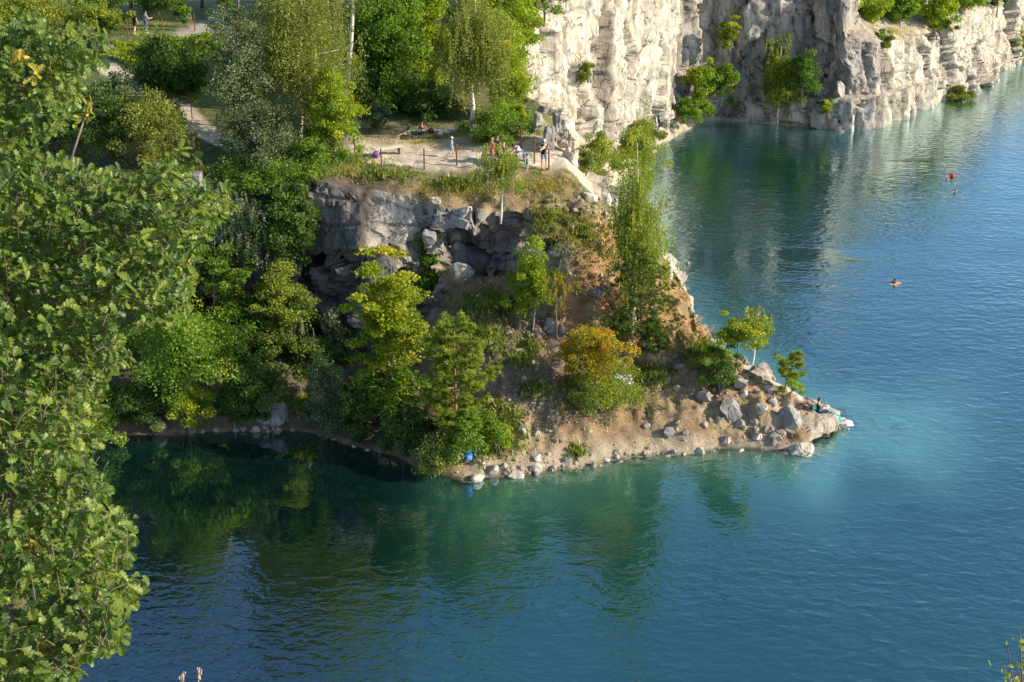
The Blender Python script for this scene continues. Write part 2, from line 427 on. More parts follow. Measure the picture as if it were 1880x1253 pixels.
# rockiness: by slope, and only on the quarry faces
steep = sstep(.62, .42, np.abs(nn[:, 2]))
rockm = steep * sstep(4.4, 5.1, key) * sstep(9.2, 8.6, key)
rockm *= sstep(1095, 985, PX + 25 * fbm(pt * .4, 3, 5))
tiprock = sstep(1390, 1440, PX) * sstep(1.9, 2.3, key) * sstep(9.8, 9.0, key)
flank = sstep(9.1, 9.6, key) * sstep(11.6, 11.0, key) * sstep(1040, 1110, PX)
rockm = np.maximum(rockm, .75 * tiprock * sstep(-.1, .5, fbm(pt * .9, 3, 9) + .3))
rockm = np.maximum(rockm, flank * .9)
rockm = np.clip(rockm * (1 + .5 * fbm(pt * .8, 3, 3)), 0, 1)
blk = sstep(562, 572, PX) * sstep(775, 755, PX) * sstep(4.8, 5.3, key) * sstep(8.6, 8.2, key)
rockm = np.maximum(rockm, blk * sstep(.75, .5, np.abs(nn[:, 2])))
# displacement
q = pt * np.array([.42, .42, .5]) + .25 * np.stack([fbm(pt * .6, 2, k) for k in (40, 50, 60)], 1)
f1, f2, cid, ct1 = voronoi(q, 21)
q2 = pt * np.array([1.0, 1.0, 1.15]) + .2 * np.stack([fbm(pt * 1.1, 2, k) for k in (41, 51, 61)], 1)
g1, g2, cid2, ct2 = voronoi(q2, 31)
dr = (cid - .5) * 1.1 + facet(q, f1, ct1, cid, 1.3) + (cid2 - .5) * .35 + facet(q2, g1, ct2, cid2, .5) - .3 * sstep(.06, 0, f2 - f1) - .12 * sstep(.07, 0, g2 - g1) + .10 * fbm(pt * 2.2, 4, 8)
bigblk = sstep(560, 580, PX) * sstep(780, 755, PX) * sstep(6.6, 7, key)
crk = sstep(.05, .0, np.abs(key - 7.38 - .05 * fbm(pt * .5, 2, 61))) + sstep(.05, 0, np.abs(key - 7.8 - .06 * fbm(pt * .7, 2, 62))) * .6 + sstep(.06, 0, np.abs(((PX - 572) / 62 + .15 * fbm(pt * .5, 2, 63)) % 1 - .5)) * .5
smooth_dr = .16 * facet(q, f1, ct1, cid, 1.0) + .05 * facet(q2, g1, ct2, cid2, 1.0) + .10 * fbm(pt * np.array([1.5, 1.5, .7]), 4, 64) - .22 * crk
dr = dr * (1 - bigblk) + smooth_dr * bigblk
ds = .20 * fbm(pt * .45, 3, 11) + .10 * fbm(pt * 1.7, 4, 12)
flat = sstep(9.2, 9.9, key) * sstep(1060, 1000, PX)
ds = ds * (1 - .75 * flat)
rough_mid = sstep(3.2, 5, key) * sstep(9, 8, key) * (1 - rockm) * sstep(800, 900, PX)
gul = sstep(2.2, 2.8, key) * sstep(5.4, 4.8, key) * sstep(830, 900, PX) * (1 - rockm)
ds = ds + gul * (.22 * fbm(pt * np.array([1.3, .5, .5]), 4, 151) + .25 * np.maximum(0, cid2 - .72) * sstep(.5, .25, g1))
ds = ds + rough_mid * ((cid2 - .5) * .55 + .15 * fbm(pt * 2.6, 3, 14))
dr = dr * (1 - .6 * sstep(1380, 1420, PX))
disp = rockm * dr + (1 - rockm) * ds
edge = sstep(0, 1.2, key) * sstep(12, 11.3, key)
pt2 = pt + nn * (disp * edge)[:, None]
# surface colours by zone (soil, gravel, turf), some with shade painted in
def blob(px, py, r, D=None, z=None):
    c = np.array(tuple(P(px, py, z=z, D=D)))
    d = np.linalg.norm((pt - c), axis=1) / r + .35 * fbm(pt * .8, 3, int(px) % 91)
    return sstep(1.15, .75, d)
soil = np.array([.24, .158, .085]); tan_ = np.array([.365, .26, .145]); orange = np.array([.42, .235, .105]); dust = np.array([.66, .55, .42])
turf = np.array([.115, .125, .035]); shaded_humus = np.array([.10, .075, .05]); dry = np.array([.30, .235, .12]); bedc = np.array([.42, .36, .23]); shorec = np.array([.46, .39, .29])
n1 = fbm(pt * .35, 4, 70)[:, None]; n2 = fbm(pt * .9, 4, 71)[:, None]
C = soil + (tan_ - soil) * sstep(-.3, .5, n1)
def lay(c, m):
    global C
    m = np.asarray(m).reshape(-1, 1); C = C * (1 - m) + c * m
lay(shaded_humus, sstep(830, 700, PX)[:, None] * sstep(1.9, 2.3, key)[:, None] * .92)  # dark soil of the cove bank with its shade painted in
lay(np.array([.17, .125, .09]), sstep(3.3, 3.9, key) * sstep(5.2, 4.7, key) * sstep(780, 850, PX) * sstep(1130, 1040, PX) * .7)  # tree shade across the mid slope, painted as darker soil
lay(shorec, sstep(2.75, 2.1, key) * sstep(800, 900, PX) * .7)
for (px, py, z, r) in ((1140, 480, 7, 2.4), (1090, 545, 5.8, 2.6), (1150, 540, 5.8, 2.4), (1200, 540, 5.4, 2.0), (1060, 560, 5.6, 1.6), (1260, 610, 4.2, 1.8), (1120, 430, 8.4, 1.3)):
    lay(orange, blob(px, py, r, z=z) * .9)
lay(dry, sstep(7.6, 8.4, key) * sstep(9.5, 9.1, key) * sstep(950, 990, PX) * .7)
lay(turf, sstep(8.2, 9.0, key) * sstep(9.35, 9.1, key) * sstep(-.35, .25, n2[:, 0]) * .9)
back = sstep(9.05, 9.3, key)
lay(dust, back * sstep(10.25, 10.0, key) * sstep(620, 660, PX))
lay(turf, back * sstep(630, 590, PX) * .85)
lay(turf * np.array([1.0, 1.15, .9]), sstep(9.85, 10.15, key + .18 * n2[:, 0]) * .95)
lay(dry, sstep(9.55, 9.75, key + .15 * n2[:, 0]) * sstep(.0, .4, n1[:, 0]) * .5 * sstep(640, 680, PX))
def strip(pts, w, c, z):
    L = [np.array(tuple(P(a, b, z=z))) for a, b in pts]; d = np.full(len(pt), 99.)
    for a, b in zip(L, L[1:]):
        ab = (b - a)[:2]; t = np.clip(((pt[:, :2] - a[:2]) @ ab) / (ab @ ab), 0, 1)
        d = np.minimum(d, np.linalg.norm(pt[:, :2] - (a[:2] + t[:, None] * ab), axis=1))
    lay(c, sstep(1.25, .8, d / w + .25 * n2[:, 0]))
strip([(60, 70), (120, 105), (170, 140), (250, 175), (330, 205), (380, 235), (460, 265), (560, 275), (660, 285)], .8, dust, 12.6)
strip([(380, 18), (365, 40), (330, 58), (250, 66), (150, 72)], 1.7, np.array([.5, .43, .36]), 14.3)
strip([(560, -60), (420, -40), (375, 0), (378, 20)], 1.5, np.array([.52, .43, .34]), 14.8)
lay(np.array([.70, .60, .48]), sstep(0, -.15, pt2[:, 2]) * 0); lay(np.array([.13, .10, .065]), sstep(.16, .06, pt2[:, 2]) * sstep(9, 8, key) * .75); lay(bedc, sstep(.0, -.25, pt2[:, 2])); lay(np.array([.16, .17, .11]), sstep(-.8, -3.0, pt2[:, 2]) * .8)
for (a_, b_, r_) in ((1555, 800, 1.5), (1590, 808, 1.9), (1625, 820, 1.9)): lay(np.array([.82, .74, .64]), blob(a_, b_, r_, z=-.5))
stony = sstep(2.0, 2.4, key) * sstep(9.3, 8.9, key) * sstep(800, 860, PX)
weather_shade = np.clip(sstep(672, 648, PX + 14 * fbm(pt * .6, 3, 35)) * .8 + sstep(845, 872, PX + 12 * fbm(pt * .7, 3, 36)) * sstep(1000, 975, PX) * .45, 0, 1)  # rock darkened by stains and by painted shade on left face and recess
terrain = np_mesh('terrain', pt2, grid_faces(nu, nv)[:, ::-1], M['terrain'], None, True, {'col': np.clip(C, 0, 1), 'rock': rockm, 'stony': stony, 'weather_shade': weather_shade})
tag(terrain, 'wooded limestone peninsula with dirt slopes and a sandy plateau', 'terrain', kind='structure')
rf = rockm[grid_faces(nu, nv)].mean(1) > .45
terrain.data.polygons.foreach_set('use_smooth', ~rf)
TER_G = pt2.reshape(nu, nv, 3)

# ------------------------------------------------------------------ far quarry wall across the water
def rc(x, y, z0, ledge_z, ledge_s, top_z, top_s, back_z, back_s, nrm):
    n = V3((nrm[0], nrm[1], 0)).normalized(); b = V3((x, y, 0))
    Q = lambda s, z: tuple(b - n * s + V3((0, 0, z)))
    return [Q(-7, min(z0 - 7, -7)), Q(-1.0, z0 - .9), Q(0, z0), Q(.25, ledge_z), Q(ledge_s, ledge_z + .15), Q(top_s * .55 + ledge_s * .5, (top_z + ledge_z) * .5), Q(top_s, top_z), Q(back_s, back_z), Q(back_s + (25 if x > 3 else 3), back_z + 2 if x > 3 else 12)]
far = [rc(-9, 97, 10, 10.5, .4, 11.5, 1.0, 12, 3, (.85, -.5)), rc(-3, 103, 9, 10, .4, 14, 1.2, 14.5, 3, (.85, -.5)), rc(0, 107, 8, 9, .5, 19, 1.4, 20, 3, (.88, -.47)), rc(1.5, 109, 8, 9, .5, 20, 1.4, 21, 3, (.88, -.47)),
       rc(5, 115.5, 5, 6, .5, 20, 1.2, 22, 5, (.9, -.44)), rc(8.5, 122, 2.5, 4, .5, 20, 1.2, 22, 5, (.9, -.44)), rc(13, 131, 1.0, 2.5, .6, 20, 1.4, 22, 5, (.88, -.47)),
       rc(16.6, 137.5, .8, 1.8, .6, 19.5, 1.4, 22, 5, (.8, -.6)), rc(18.8, 140.5, .6, 2, .6, 19, 1.5, 21, 5, (.3, -.95)), rc(21, 141.5, .3, 2, .5, 18.5, 1.0, 21, 5, (-.2, -.98)),
       rc(25, 140, .2, 1.8, .5, 18, 1.0, 20, 5, (-.25, -.97)), rc(28.6, 138.8, .3, 2.4, 1.4, 17.5, 2.4, 19, 6, (-.2, -.98)), rc(30.6, 137.2, -.3, 3.0, 1.8, 16, 3.2, 18, 9, (-.4, -.92)),
       rc(31.6, 136.5, -.4, 3.1, 1.6, 8.4, 2.0, 15, 11, (-.35, -.94)), rc(34.5, 136.9, -.4, 3.0, 1.3, 8.2, 1.8, 14.5, 12, (.1, -.99)), rc(36.7, 138.3, -.4, 2.9, 1.2, 8.0, 1.7, 14, 12, (.55, -.83)),
       rc(40, 142.3, -.4, 2.9, 1.2, 7.6, 2.0, 13, 12, (.76, -.65)), rc(44.5, 147.5, -.4, 2.6, .9, 7.2, 2.2, 12, 11, (.74, -.67)), rc(48.5, 152.4, -.4, 1.0, .4, 7.6, 2.0, 11, 8, (.76, -.65)),
       rc(52.2, 157.0, -.4, .8, .4, 7.8, 1.8, 10.5, 7, (.8, -.6)), rc(56, 163.5, -.4, .8, .4, 7.5, 1.8, 10, 7, (.82, -.57)), rc(58.6, 167.5, -.3, .7, .5, 7.5, 2.4, 10, 8, (.75, -.66)), rc(63, 171.5, -.3, .7, .5, 7.5, 2.4, 10, 8, (.7, -.7)),
       rc(75, 184, -.3, .7, .5, 7.0, 2.4, 9, 8, (.76, -.65)), rc(100, 205, -.3, .7, .5, 7.0, 2.4, 9, 8, (.76, -.65))]
Af = np.array(far); Bf = dense_cols(Af, .22, slice(2, 6), .9)
Gf, KF = rows(Bf, [6, 6, 18, 8, 40, 44, 26, 8])
fu, fv = Gf.shape[:2]
nf_ = grid_normals(Gf)
if nf_[:, :, 2].mean() < 0: nf_ = -nf_
fp = Gf.reshape(-1, 3); fn_ = nf_.reshape(-1, 3); fk = np.broadcast_to(KF[None], (fu, fv)).ravel()
q = fp * np.array([.38, .38, .085]) + .25 * np.stack([fbm(fp * .4, 2, k) for k in (40, 50, 60)], 1)
f1, f2, cid, ct1 = voronoi(q, 121)
q2 = fp * np.array([.95, .95, .30]) + .22 * np.stack([fbm(fp * .9, 2, k) for k in (41, 51, 61)], 1)
g1, g2, cid2, ct2 = voronoi(q2, 131)
df = (cid - .5) * .9 + facet(q, f1, ct1, cid, .9) + (cid2 - .5) * .34 + facet(q2, g1, ct2, cid2, .34) - .30 * sstep(.35, .65, fbm(fp * np.array([.05, .05, .55]), 3, 66)) - .45 * sstep(.05, 0, f2 - f1) - .14 * sstep(.06, 0, g2 - g1) + .14 * fbm(fp * 1.6, 4, 8)
rdg = np.abs(fbm(fp * np.array([.30, .30, .035]) + 3, 3, 171)); vj = sstep(.05, .0, rdg) * sstep(-.2, .3, fbm(fp * .12, 2, 172))
df = df - .55 * vj
frock = sstep(1.2, 1.9, fk) * sstep(6.9, 6.3, fk); fsteep = sstep(.8, .55, np.abs(fn_[:, 2]))
fr_ = frock * np.maximum(fsteep, .15)
fp2 = fp + fn_ * (fr_ * df + (1 - fr_) * .3 * fbm(fp * .5, 3, 19))[:, None]
C = np.tile(np.array([.40, .33, .24]), (len(fp), 1))
nA = fbm(fp * .5, 4, 77)
lay(np.array([.14, .14, .05]), sstep(6.05, 6.5, fk) * sstep(-.6, .3, nA)); lay(np.array([.33, .26, .17]), sstep(6.05, 6.3, fk) * sstep(.1, .5, nA) * .7)
lay(bedc, sstep(.05, -.2, fp2[:, 2]))

def far_mat():
    g = NG('far_quarry_limestone')
    c1, h1 = rock_nodes(g, (.66, .605, .51), (.43, .38, .315), (.12, .10, .085))
    c2, h2 = rock_nodes(g, (.54, .49, .44), (.28, .25, .235), (.07, .064, .06))
    rc_ = g.mix(g.attr('grey'), c1, c2)
    rc_ = g.mix(g.math('MULTIPLY', g.attr('joint'), .75), rc_, g.mix(1.0, rc_, (.33, .29, .26, 1), 'MULTIPLY'))
    w = g.coord(); n2 = g.noise(w, 2.5, 5, .7)
    sc = g.mix(1.0, g.attr('col', 'Color'), g.ramp(n2, [(.25, .5), (.5, 1.0), (.75, 1.35)]), 'MULTIPLY')
    c = g.mix(g.attr('rock'), sc, rc_)
    return g.done(g.n('ShaderNodeBsdfPrincipled', i_Base_Color=c, i_Roughness=.92, i_Normal=g.bump(h1, .9, .16)))
M['far'] = far_mat()
fx = fp[:, 0] + 1.6 * fbm(fp * np.array([.25, .25, .12]), 3, 90)
grey = np.maximum(sstep(15.5, 18.5, fx) * sstep(37.6, 35.6, fx), sstep(1.0, -3, fp[:, 0]))  # greyer rock; the recess facing off the sun has shade in this colour
grey = np.clip(grey + .30 * sstep(.3, .7, fbm(fp * np.array([.6, .6, .07]), 4, 93)), 0, 1) * .95
rk = np.clip(np.maximum(frock * np.maximum(fsteep, .5), 0) * (1 + .3 * nA), 0, 1)
cliff = np_mesh('quarry_cliff', fp2, grid_faces(fu, fv)[:, ::-1], M['far'], None, True, {'col': np.clip(C, 0, 1), 'rock': rk, 'grey': grey, 'joint': np.maximum(vj, .85 * sstep(.18, .6, fbm(fp * np.array([.8, .8, .05]), 4, 173)))})
tag(cliff, 'tall pale limestone quarry wall rising from the far shore', 'cliff', kind='structure')

# ------------------------------------------------------------------ ray hits on the land
def bvh_of(o):
    me = o.data; n = len(me.vertices); v = np.empty(n * 3, np.float32); me.vertices.foreach_get('co', v)
    f = np.empty(len(me.polygons) * 4, np.int32); me.loops.foreach_get('vertex_index', f)
    return BVHTree.FromPolygons(v.reshape(-1, 3).tolist(), f.reshape(-1, 4).tolist())
BT, BF = bvh_of(terrain), bvh_of(cliff)
CAM = Vector((0, 0, H))
def hit(px, py, far_=None):
    d = ray(px, py).normalized(); best = None
    for i, b in enumerate((BT, BF)):
        if far_ is not None and far_ != bool(i): continue
        l, n, _, dist = b.ray_cast(CAM, d)
        if l is not None and (best is None or dist < best[1]): best = (l, dist, n)
    if best is None: return P(px, py, z=0), Vector((0, 0, 1))
    n = best[2]
    return best[0], (n if n.z > 0 else -n)
def ground(x, y, z0=40):
    best = None
    for b in (BT, BF):
        l, n, _, dist = b.ray_cast(Vector((x, y, z0)), Vector((0, 0, -1)))
        if l is not None and (best is None or l.z > best): best = l.z
    return best

# ------------------------------------------------------------------ water and bed
xs = np.concatenate([np.arange(-110, -26, 2.0), np.arange(-26, 24, .4), np.arange(24, 125, 1.2)])
ys = np.concatenate([np.arange(12, 56, 1.5), np.arange(56, 86, .4), np.arange(86, 225, 1.0)])
WX, WY = np.meshgrid(xs, ys, indexing='ij')
dep = np.full(WX.size, 12.0)
for i, (x, y) in enumerate(zip(WX.ravel(), WY.ravel())):
    if -30 < x < 30 and 50 < y < 135 or (y > 120 and x > 5):
        g_ = ground(x, y)
        if g_ is not None: dep[i] = max(0.0, -g_)
wv = np.stack([WX.ravel(), WY.ravel(), np.zeros(WX.size)], 1)
wpx, wpy = proj(wv.T)
calm_shade = sstep(1.5, -8, WX.ravel() - (WY.ravel() - 60) * .15) * sstep(78, 70, WY.ravel())  # quiet cove area, also the mask for its painted shade
still = calm_shade * sstep(52, 58.5, WY.ravel() + 2.5 * fbm(wv * .12, 2, 31))
water = np_mesh('water', wv, grid_faces(len(xs), len(ys)), M['water'], None, True, {'depth': dep, 'calm_shade': calm_shade, 'still': still, 'pale': sstep(10, 15.5, WX.ravel()) * sstep(110, 90, WY.ravel())})
tag(water, 'deep teal quarry lake with small ripples', 'water', kind='structure')
bed = np_mesh('lake_bed', [(-140, 8, -8.6), (140, 8, -8.6), (140, 230, -8.6), (-140, 230, -8.6)], np.array([[0, 1, 2, 3]]), plain('lake_bed_silt', (.05, .07, .05)))
tag(bed, 'dark silty bottom of the quarry lake', 'lake bed', kind='structure')
# ------------------------------------------------------------------ boulders
def ico(sub):
    import bmesh
    bm = bmesh.new(); bmesh.ops.create_icosphere(bm, subdivisions=sub, radius=1)
    V = np.array([v.co[:] for v in bm.verts]); F = np.array([[v.index for v in f.verts] for f in bm.faces]); bm.free()
    return V, F
ICO = {k: ico(k) for k in (1, 2, 3, 4)}
def rock_verts(seed, sub, size, cuts=17, rough=.06):
    cuts = 26 if rough > .2 else cuts
    r = np.random.default_rng(seed); V, F = ICO[sub]; V = V.copy()
    for _ in range(cuts):
        n = r.normal(size=3); n /= np.linalg.norm(n); d = r.uniform(.55, .88)
        k = V @ n; V = V - np.maximum(k - d, 0)[:, None] * n
    V = V * (1 + rough * fbm(V * 2.2 + seed, 4, seed % 50))[:, None]
    V[:, 2] = np.maximum(V[:, 2], -.75)
    return V * np.asarray(size), F
def boulder(px, py, w, h, label, mat='boulder', group=None, deep=.8, D=None, z=None, name='boulder', rz=None, sub=None, rough=.1):
    """boulder whose centre shows at the pixel, w x h pixels large"""
    if D is not None: c = P(px, py, D=D)
    elif z is not None: c = P(px, py, z=z)
    else: c, _ = hit(px, py + h * .32)
    t = c.y * CP + (H - c.z) * SP; m = t / FPX
    sx, sz = w * m / 2 * 1.02, h * m / 2 * 1.04
    sd = int(px * 7 + py * 3)
    V, F = rock_verts(sd, sub or (4 if w > 40 else 3 if w > 20 else 2), (sx, (sx + sz) / 2 * deep * 1.2, sz), rough=rough)
    a = (sd % 100 / 100 - .5) * .5 if rz is None else rz
    V = V @ np.array(Matrix.Rotation(a, 3, 'Z')).T
    if D is None and z is None: c = c + Vector((0, .2 * sx, sz * (.02 if group and 'plateau edge' in group else .22)))
    o = np_mesh(name, V, F, M[mat], None, False, loc=c)
    return tag(o, label, 'rock', group)
g1 = 'limestone boulders on the rocky point'
for a in ((1340, 748, 60, 52, 'large grey boulder with a split top, biggest on the rocky point', 'boulder_dark'), (1452, 762, 50, 58, 'dark upright boulder closest behind the sitting bather', 'boulder_dark'),
          (1474, 823, 58, 30, 'flat pale slab lying half in the water below the bather', 'boulder_pale'), (1294, 724, 34, 32, 'dark rounded boulder under the low dark bush on the point', 'boulder_dark'),
          (1362, 700, 27, 24, 'grey stone at the foot of the small lime green tree', 'boulder'), (1411, 713, 28, 26, 'pale rounded stone beside the roots of the leaning little pine', 'boulder_pale'),
          (1366, 722, 22, 20, 'pale stone between the small green tree and the big split boulder', 'boulder_pale'), (1398, 747, 28, 24, 'grey stone halfway between the split boulder and the upright one', 'boulder'),
          (1418, 735, 20, 22, 'small grey stone just below the leaning little pine', 'boulder'), (1361, 776, 24, 20, 'pale stone directly below the big split boulder', 'boulder'),
          (1226, 793, 30, 26, 'grey stone with a lit face alone on the bare dirt slope', 'boulder_dark'), (1259, 793, 18, 16, 'small grey stone beside the lone stone on the bare dirt slope', 'boulder_dark'),
          (1243, 774, 17, 15, 'small stone above the lone grey stone on the dirt slope', 'boulder'), (1188, 780, 18, 14, 'small dark stone at the foot of the orange bush slope', 'boulder_dark'),
          (1332, 806, 22, 24, 'pale upright stone low on the point near the waterline', 'boulder_pale'), (1286, 827, 24, 20, 'knobbly pale stone sitting at the muddy waterline', 'boulder_pale'),
          (1312, 830, 20, 14, 'low pale stone at the waterline beside the knobbly one', 'boulder_pale'), (1361, 829, 20, 14, 'low pale stone at the waterline under the crumbling edge', 'boulder_pale'),
          (1241, 652, 20, 18, 'dark stone beneath the pine shrubs at the crest', 'boulder_dark'), (1247, 670, 22, 18, 'dark grey stone at the crest above the dirt slope', 'boulder_dark'),
          (1425, 800, 26, 22, 'pale crumbling block in the eroded edge of the point', 'boulder_pale'), (1392, 800, 22, 20, 'tan crumbling block beside the eroded edge', 'boulder_pale'),
          (1272, 715, 16, 12, 'small stone at the edge of the shaded hollow', 'boulder'), (1385, 772, 16, 13, 'small pale stone among the gravel of the point', 'boulder_pale')):
    boulder(*a[:5], mat=a[5], group=g1)
g2 = 'stones along the near shore'
for a in ((876, 875, 30, 20, 'pale stone at the water in front of the blue backpack', 'boulder_pale'), (906, 858, 22, 24, 'pointed pale stone standing on the shore beside the backpack bushes', 'boulder_pale'),
          (944, 871, 36, 20, 'broad pale stone lying in the shallows of the near shore', 'boulder_pale'), (983, 857, 27, 20, 'lower of the two pale stones stacked on the shore', 'boulder_pale'),
          (985, 838, 22, 18, 'upper of the two pale stones stacked on the shore', 'boulder_pale'), (888, 853, 15, 18, 'small upright stone behind the pointed one on the shore', 'boulder_pale'),
          (1112, 843, 17, 11, 'low stone alone at the muddy water edge', 'boulder_pale'), (874, 824, 18, 26, 'pale upright stone right behind the blue backpack', 'boulder_pale'),
          (818, 818, 24, 34, 'grey stone half hidden in the shore bushes', 'boulder'), (961, 789, 20, 15, 'grey stone on the scree above the stacked pair', 'boulder'), (925, 855, 16, 16, 'small tan stone on the shore between the broad and the pointed one', 'boulder_pale')):
    boulder(*a[:5], mat=a[5], group=g2)
g3 = 'boulders below the plateau edge'
for a in ((855, 383, 32, 28, 'rounded grey boulder perched on the turf edge of the dark recess', 'boulder'), (836, 424, 34, 30, 'grey block under the perched boulder', 'boulder_pale'),
          (858, 411, 13, 18, 'small stone wedged beside the perched boulder', 'boulder'), (838, 446, 16, 22, 'sunlit block at the lip of the dark recess', 'boulder_pale'), (848, 486, 44, 46, 'large grey block at the foot of the dark recess', 'boulder'),
          (790, 425, 36, 34, 'weathered block beside the big overhanging rock face', 'boulder'), (800, 366, 30, 22, 'grey boulder in the dry turf above the big rock face', 'boulder_pale'),
          (988, 436, 40, 46, 'jutting grey outcrop above the young green alder', 'boulder'), (1080, 357, 34, 28, 'white stone on the rubble below the plateau corner', 'boulder_pale'),
          (1112, 361, 30, 36, 'pale block leaning at the crest beside the tall birch', 'boulder_pale'), (1114, 392, 16, 26, 'grey block under the leaning pale block at the crest', 'boulder'),
          (1013, 592, 38, 36, 'dark rock in the shade above the orange bush', 'boulder_dark'), (955, 642, 30, 22, 'grey stone on the shaded brown slope', 'boulder'), (1095, 536, 34, 20, 'grey rock on the orange ledge below the birch', 'boulder_dark'),
          (1100, 300, 1, 1, '', '')):
    if a[4]: boulder(*a[:5], mat=a[5], group=g3)
boulder(1228, 494, 14, 32, 'narrow white rock on the crest behind the tall birch', 'boulder_pale', g3)
g4 = 'rocks of the outcrop beside the plateau'
for a in ((988, 224, 26, 46, 83.8, 'tall grey rock of the outcrop, nearest to the birch', 'boulder'), (1008, 250, 34, 62, 83.2, 'large dark rock in the middle of the outcrop', 'boulder_dark'), (1026, 236, 30, 60, 84.2, 'grey rock between the dark rock and the pale corner mass', 'boulder'), (1000, 202, 34, 20, 87, 'flat rock on top of the outcrop', 'boulder'),
          (1040, 248, 44, 70, 84.6, 'pale rough rock at the plateau corner, upper of two', 'boulder_pale'), (1046, 292, 38, 50, 83.0, 'pale rough rock at the plateau corner, lower of two', 'boulder_pale'), (1022, 205, 50, 24, 88, 'tan ledge rock behind the outcrop', 'boulder_pale')):
    boulder(a[0], a[1], a[2], a[3], a[5], a[6], g4, D=a[4], sub=4, rough=.26)
boulder(500, 757, 92, 50, 'big dark slab at the head of the shaded cove', 'boulder_dark', None)
boulder(292, 776, 38, 36, 'dim grey boulder on the bank of the shaded cove', 'boulder_dark', None)
for k, (x, y, w) in enumerate(((398, 789, 15), (432, 788, 18), (447, 785, 16), (470, 783, 22), (486, 782, 14), (510, 786, 20), (538, 788, 14), (350, 793, 14), (372, 791, 12), (585, 799, 14), (612, 806, 12), (650, 819, 16), (676, 826, 14), (706, 838, 16), (735, 852, 14))):
    boulder(x, y, w, w * .8, 'small stone in the shaded line along the cove waterline', 'boulder', 'stones along the cove waterline')
g5 = 'rocks of the low ledge across the lake'
for a in ((1513, 167, 32, 22, 'flat boulder under the standing bather across the lake', 'boulder'), (1541, 163, 30, 40, 'wedge shaped rock leaning against the far cliff ledge', 'boulder')):
    boulder(*a[:5], mat=a[5], group=g5)
for x, y in ((1420, 240), (1438, 238), (1452, 239), (1465, 236), (1405, 243), (1446, 231), (1380, 246), (1640, 184), (1585, 188)):
    boulder(x, y, 13, 9, 'small pale stone on the far shore beach', 'boulder_pale', 'stones on the far shore beach')

# ------------------------------------------------------------------ loose scree (one mass)
def scatter_px(n, polys, seed):
    r = np.random.default_rng(seed); out = []
    for (cx, cy, rx, ry, wgt) in polys:
        for _ in range(int(n * wgt)):
            a, b = r.uniform(0, 6.283), min(1.5, abs(r.normal()) * .62)
            out.append((cx + rx * b * math.cos(a), cy + ry * b * math.sin(a)))
    return out
def scree():
    V0, F0 = ICO[1]; Vs, Fs = [], []; n = 0; r = np.random.default_rng(5)
    for px, py in scatter_px(1300, ((1000, 740, 130, 95, .2), (990, 800, 90, 60, .12), (1080, 385, 95, 50, .15), (1120, 500, 100, 60, .1), (1190, 835, 200, 12, .1), (1330, 770, 120, 60, .12), (1000, 600, 110, 60, .08), (880, 540, 60, 40, .04), (1420, 800, 70, 30, .06), (930, 870, 80, 10, .04), (500, 795, 240, 9, .03), (1230, 690, 80, 40, .05), (1150, 862, 200, 18, .22), (1500, 840, 60, 14, .08)), 3):
        p, nn = hit(px, py)
        if p.z < -1.1: continue
        s = .03 + .17 * r.uniform() ** 6
        V = V0 * (s * r.uniform(.6, 1.2, 3)) * (1 + .3 * r.uniform(-1, 1, (len(V0), 1)))
        a = r.uniform(0, 6.28); R = np.array([[math.cos(a), -math.sin(a), 0], [math.sin(a), math.cos(a), 0], [0, 0, 1]])
        Vs.append(V @ R.T + np.array(p) + (0, 0, s * .2)); Fs.append(F0 + n); n += len(V)
    o = np_mesh('gravel', np.concatenate(Vs), np.concatenate(Fs), plain('scree_stone', (.36, .30, .235), .9, .35, 3.0))
    tag(o, 'loose limestone scree scattered over the dirt slopes', 'gravel', kind='stuff')
scree()

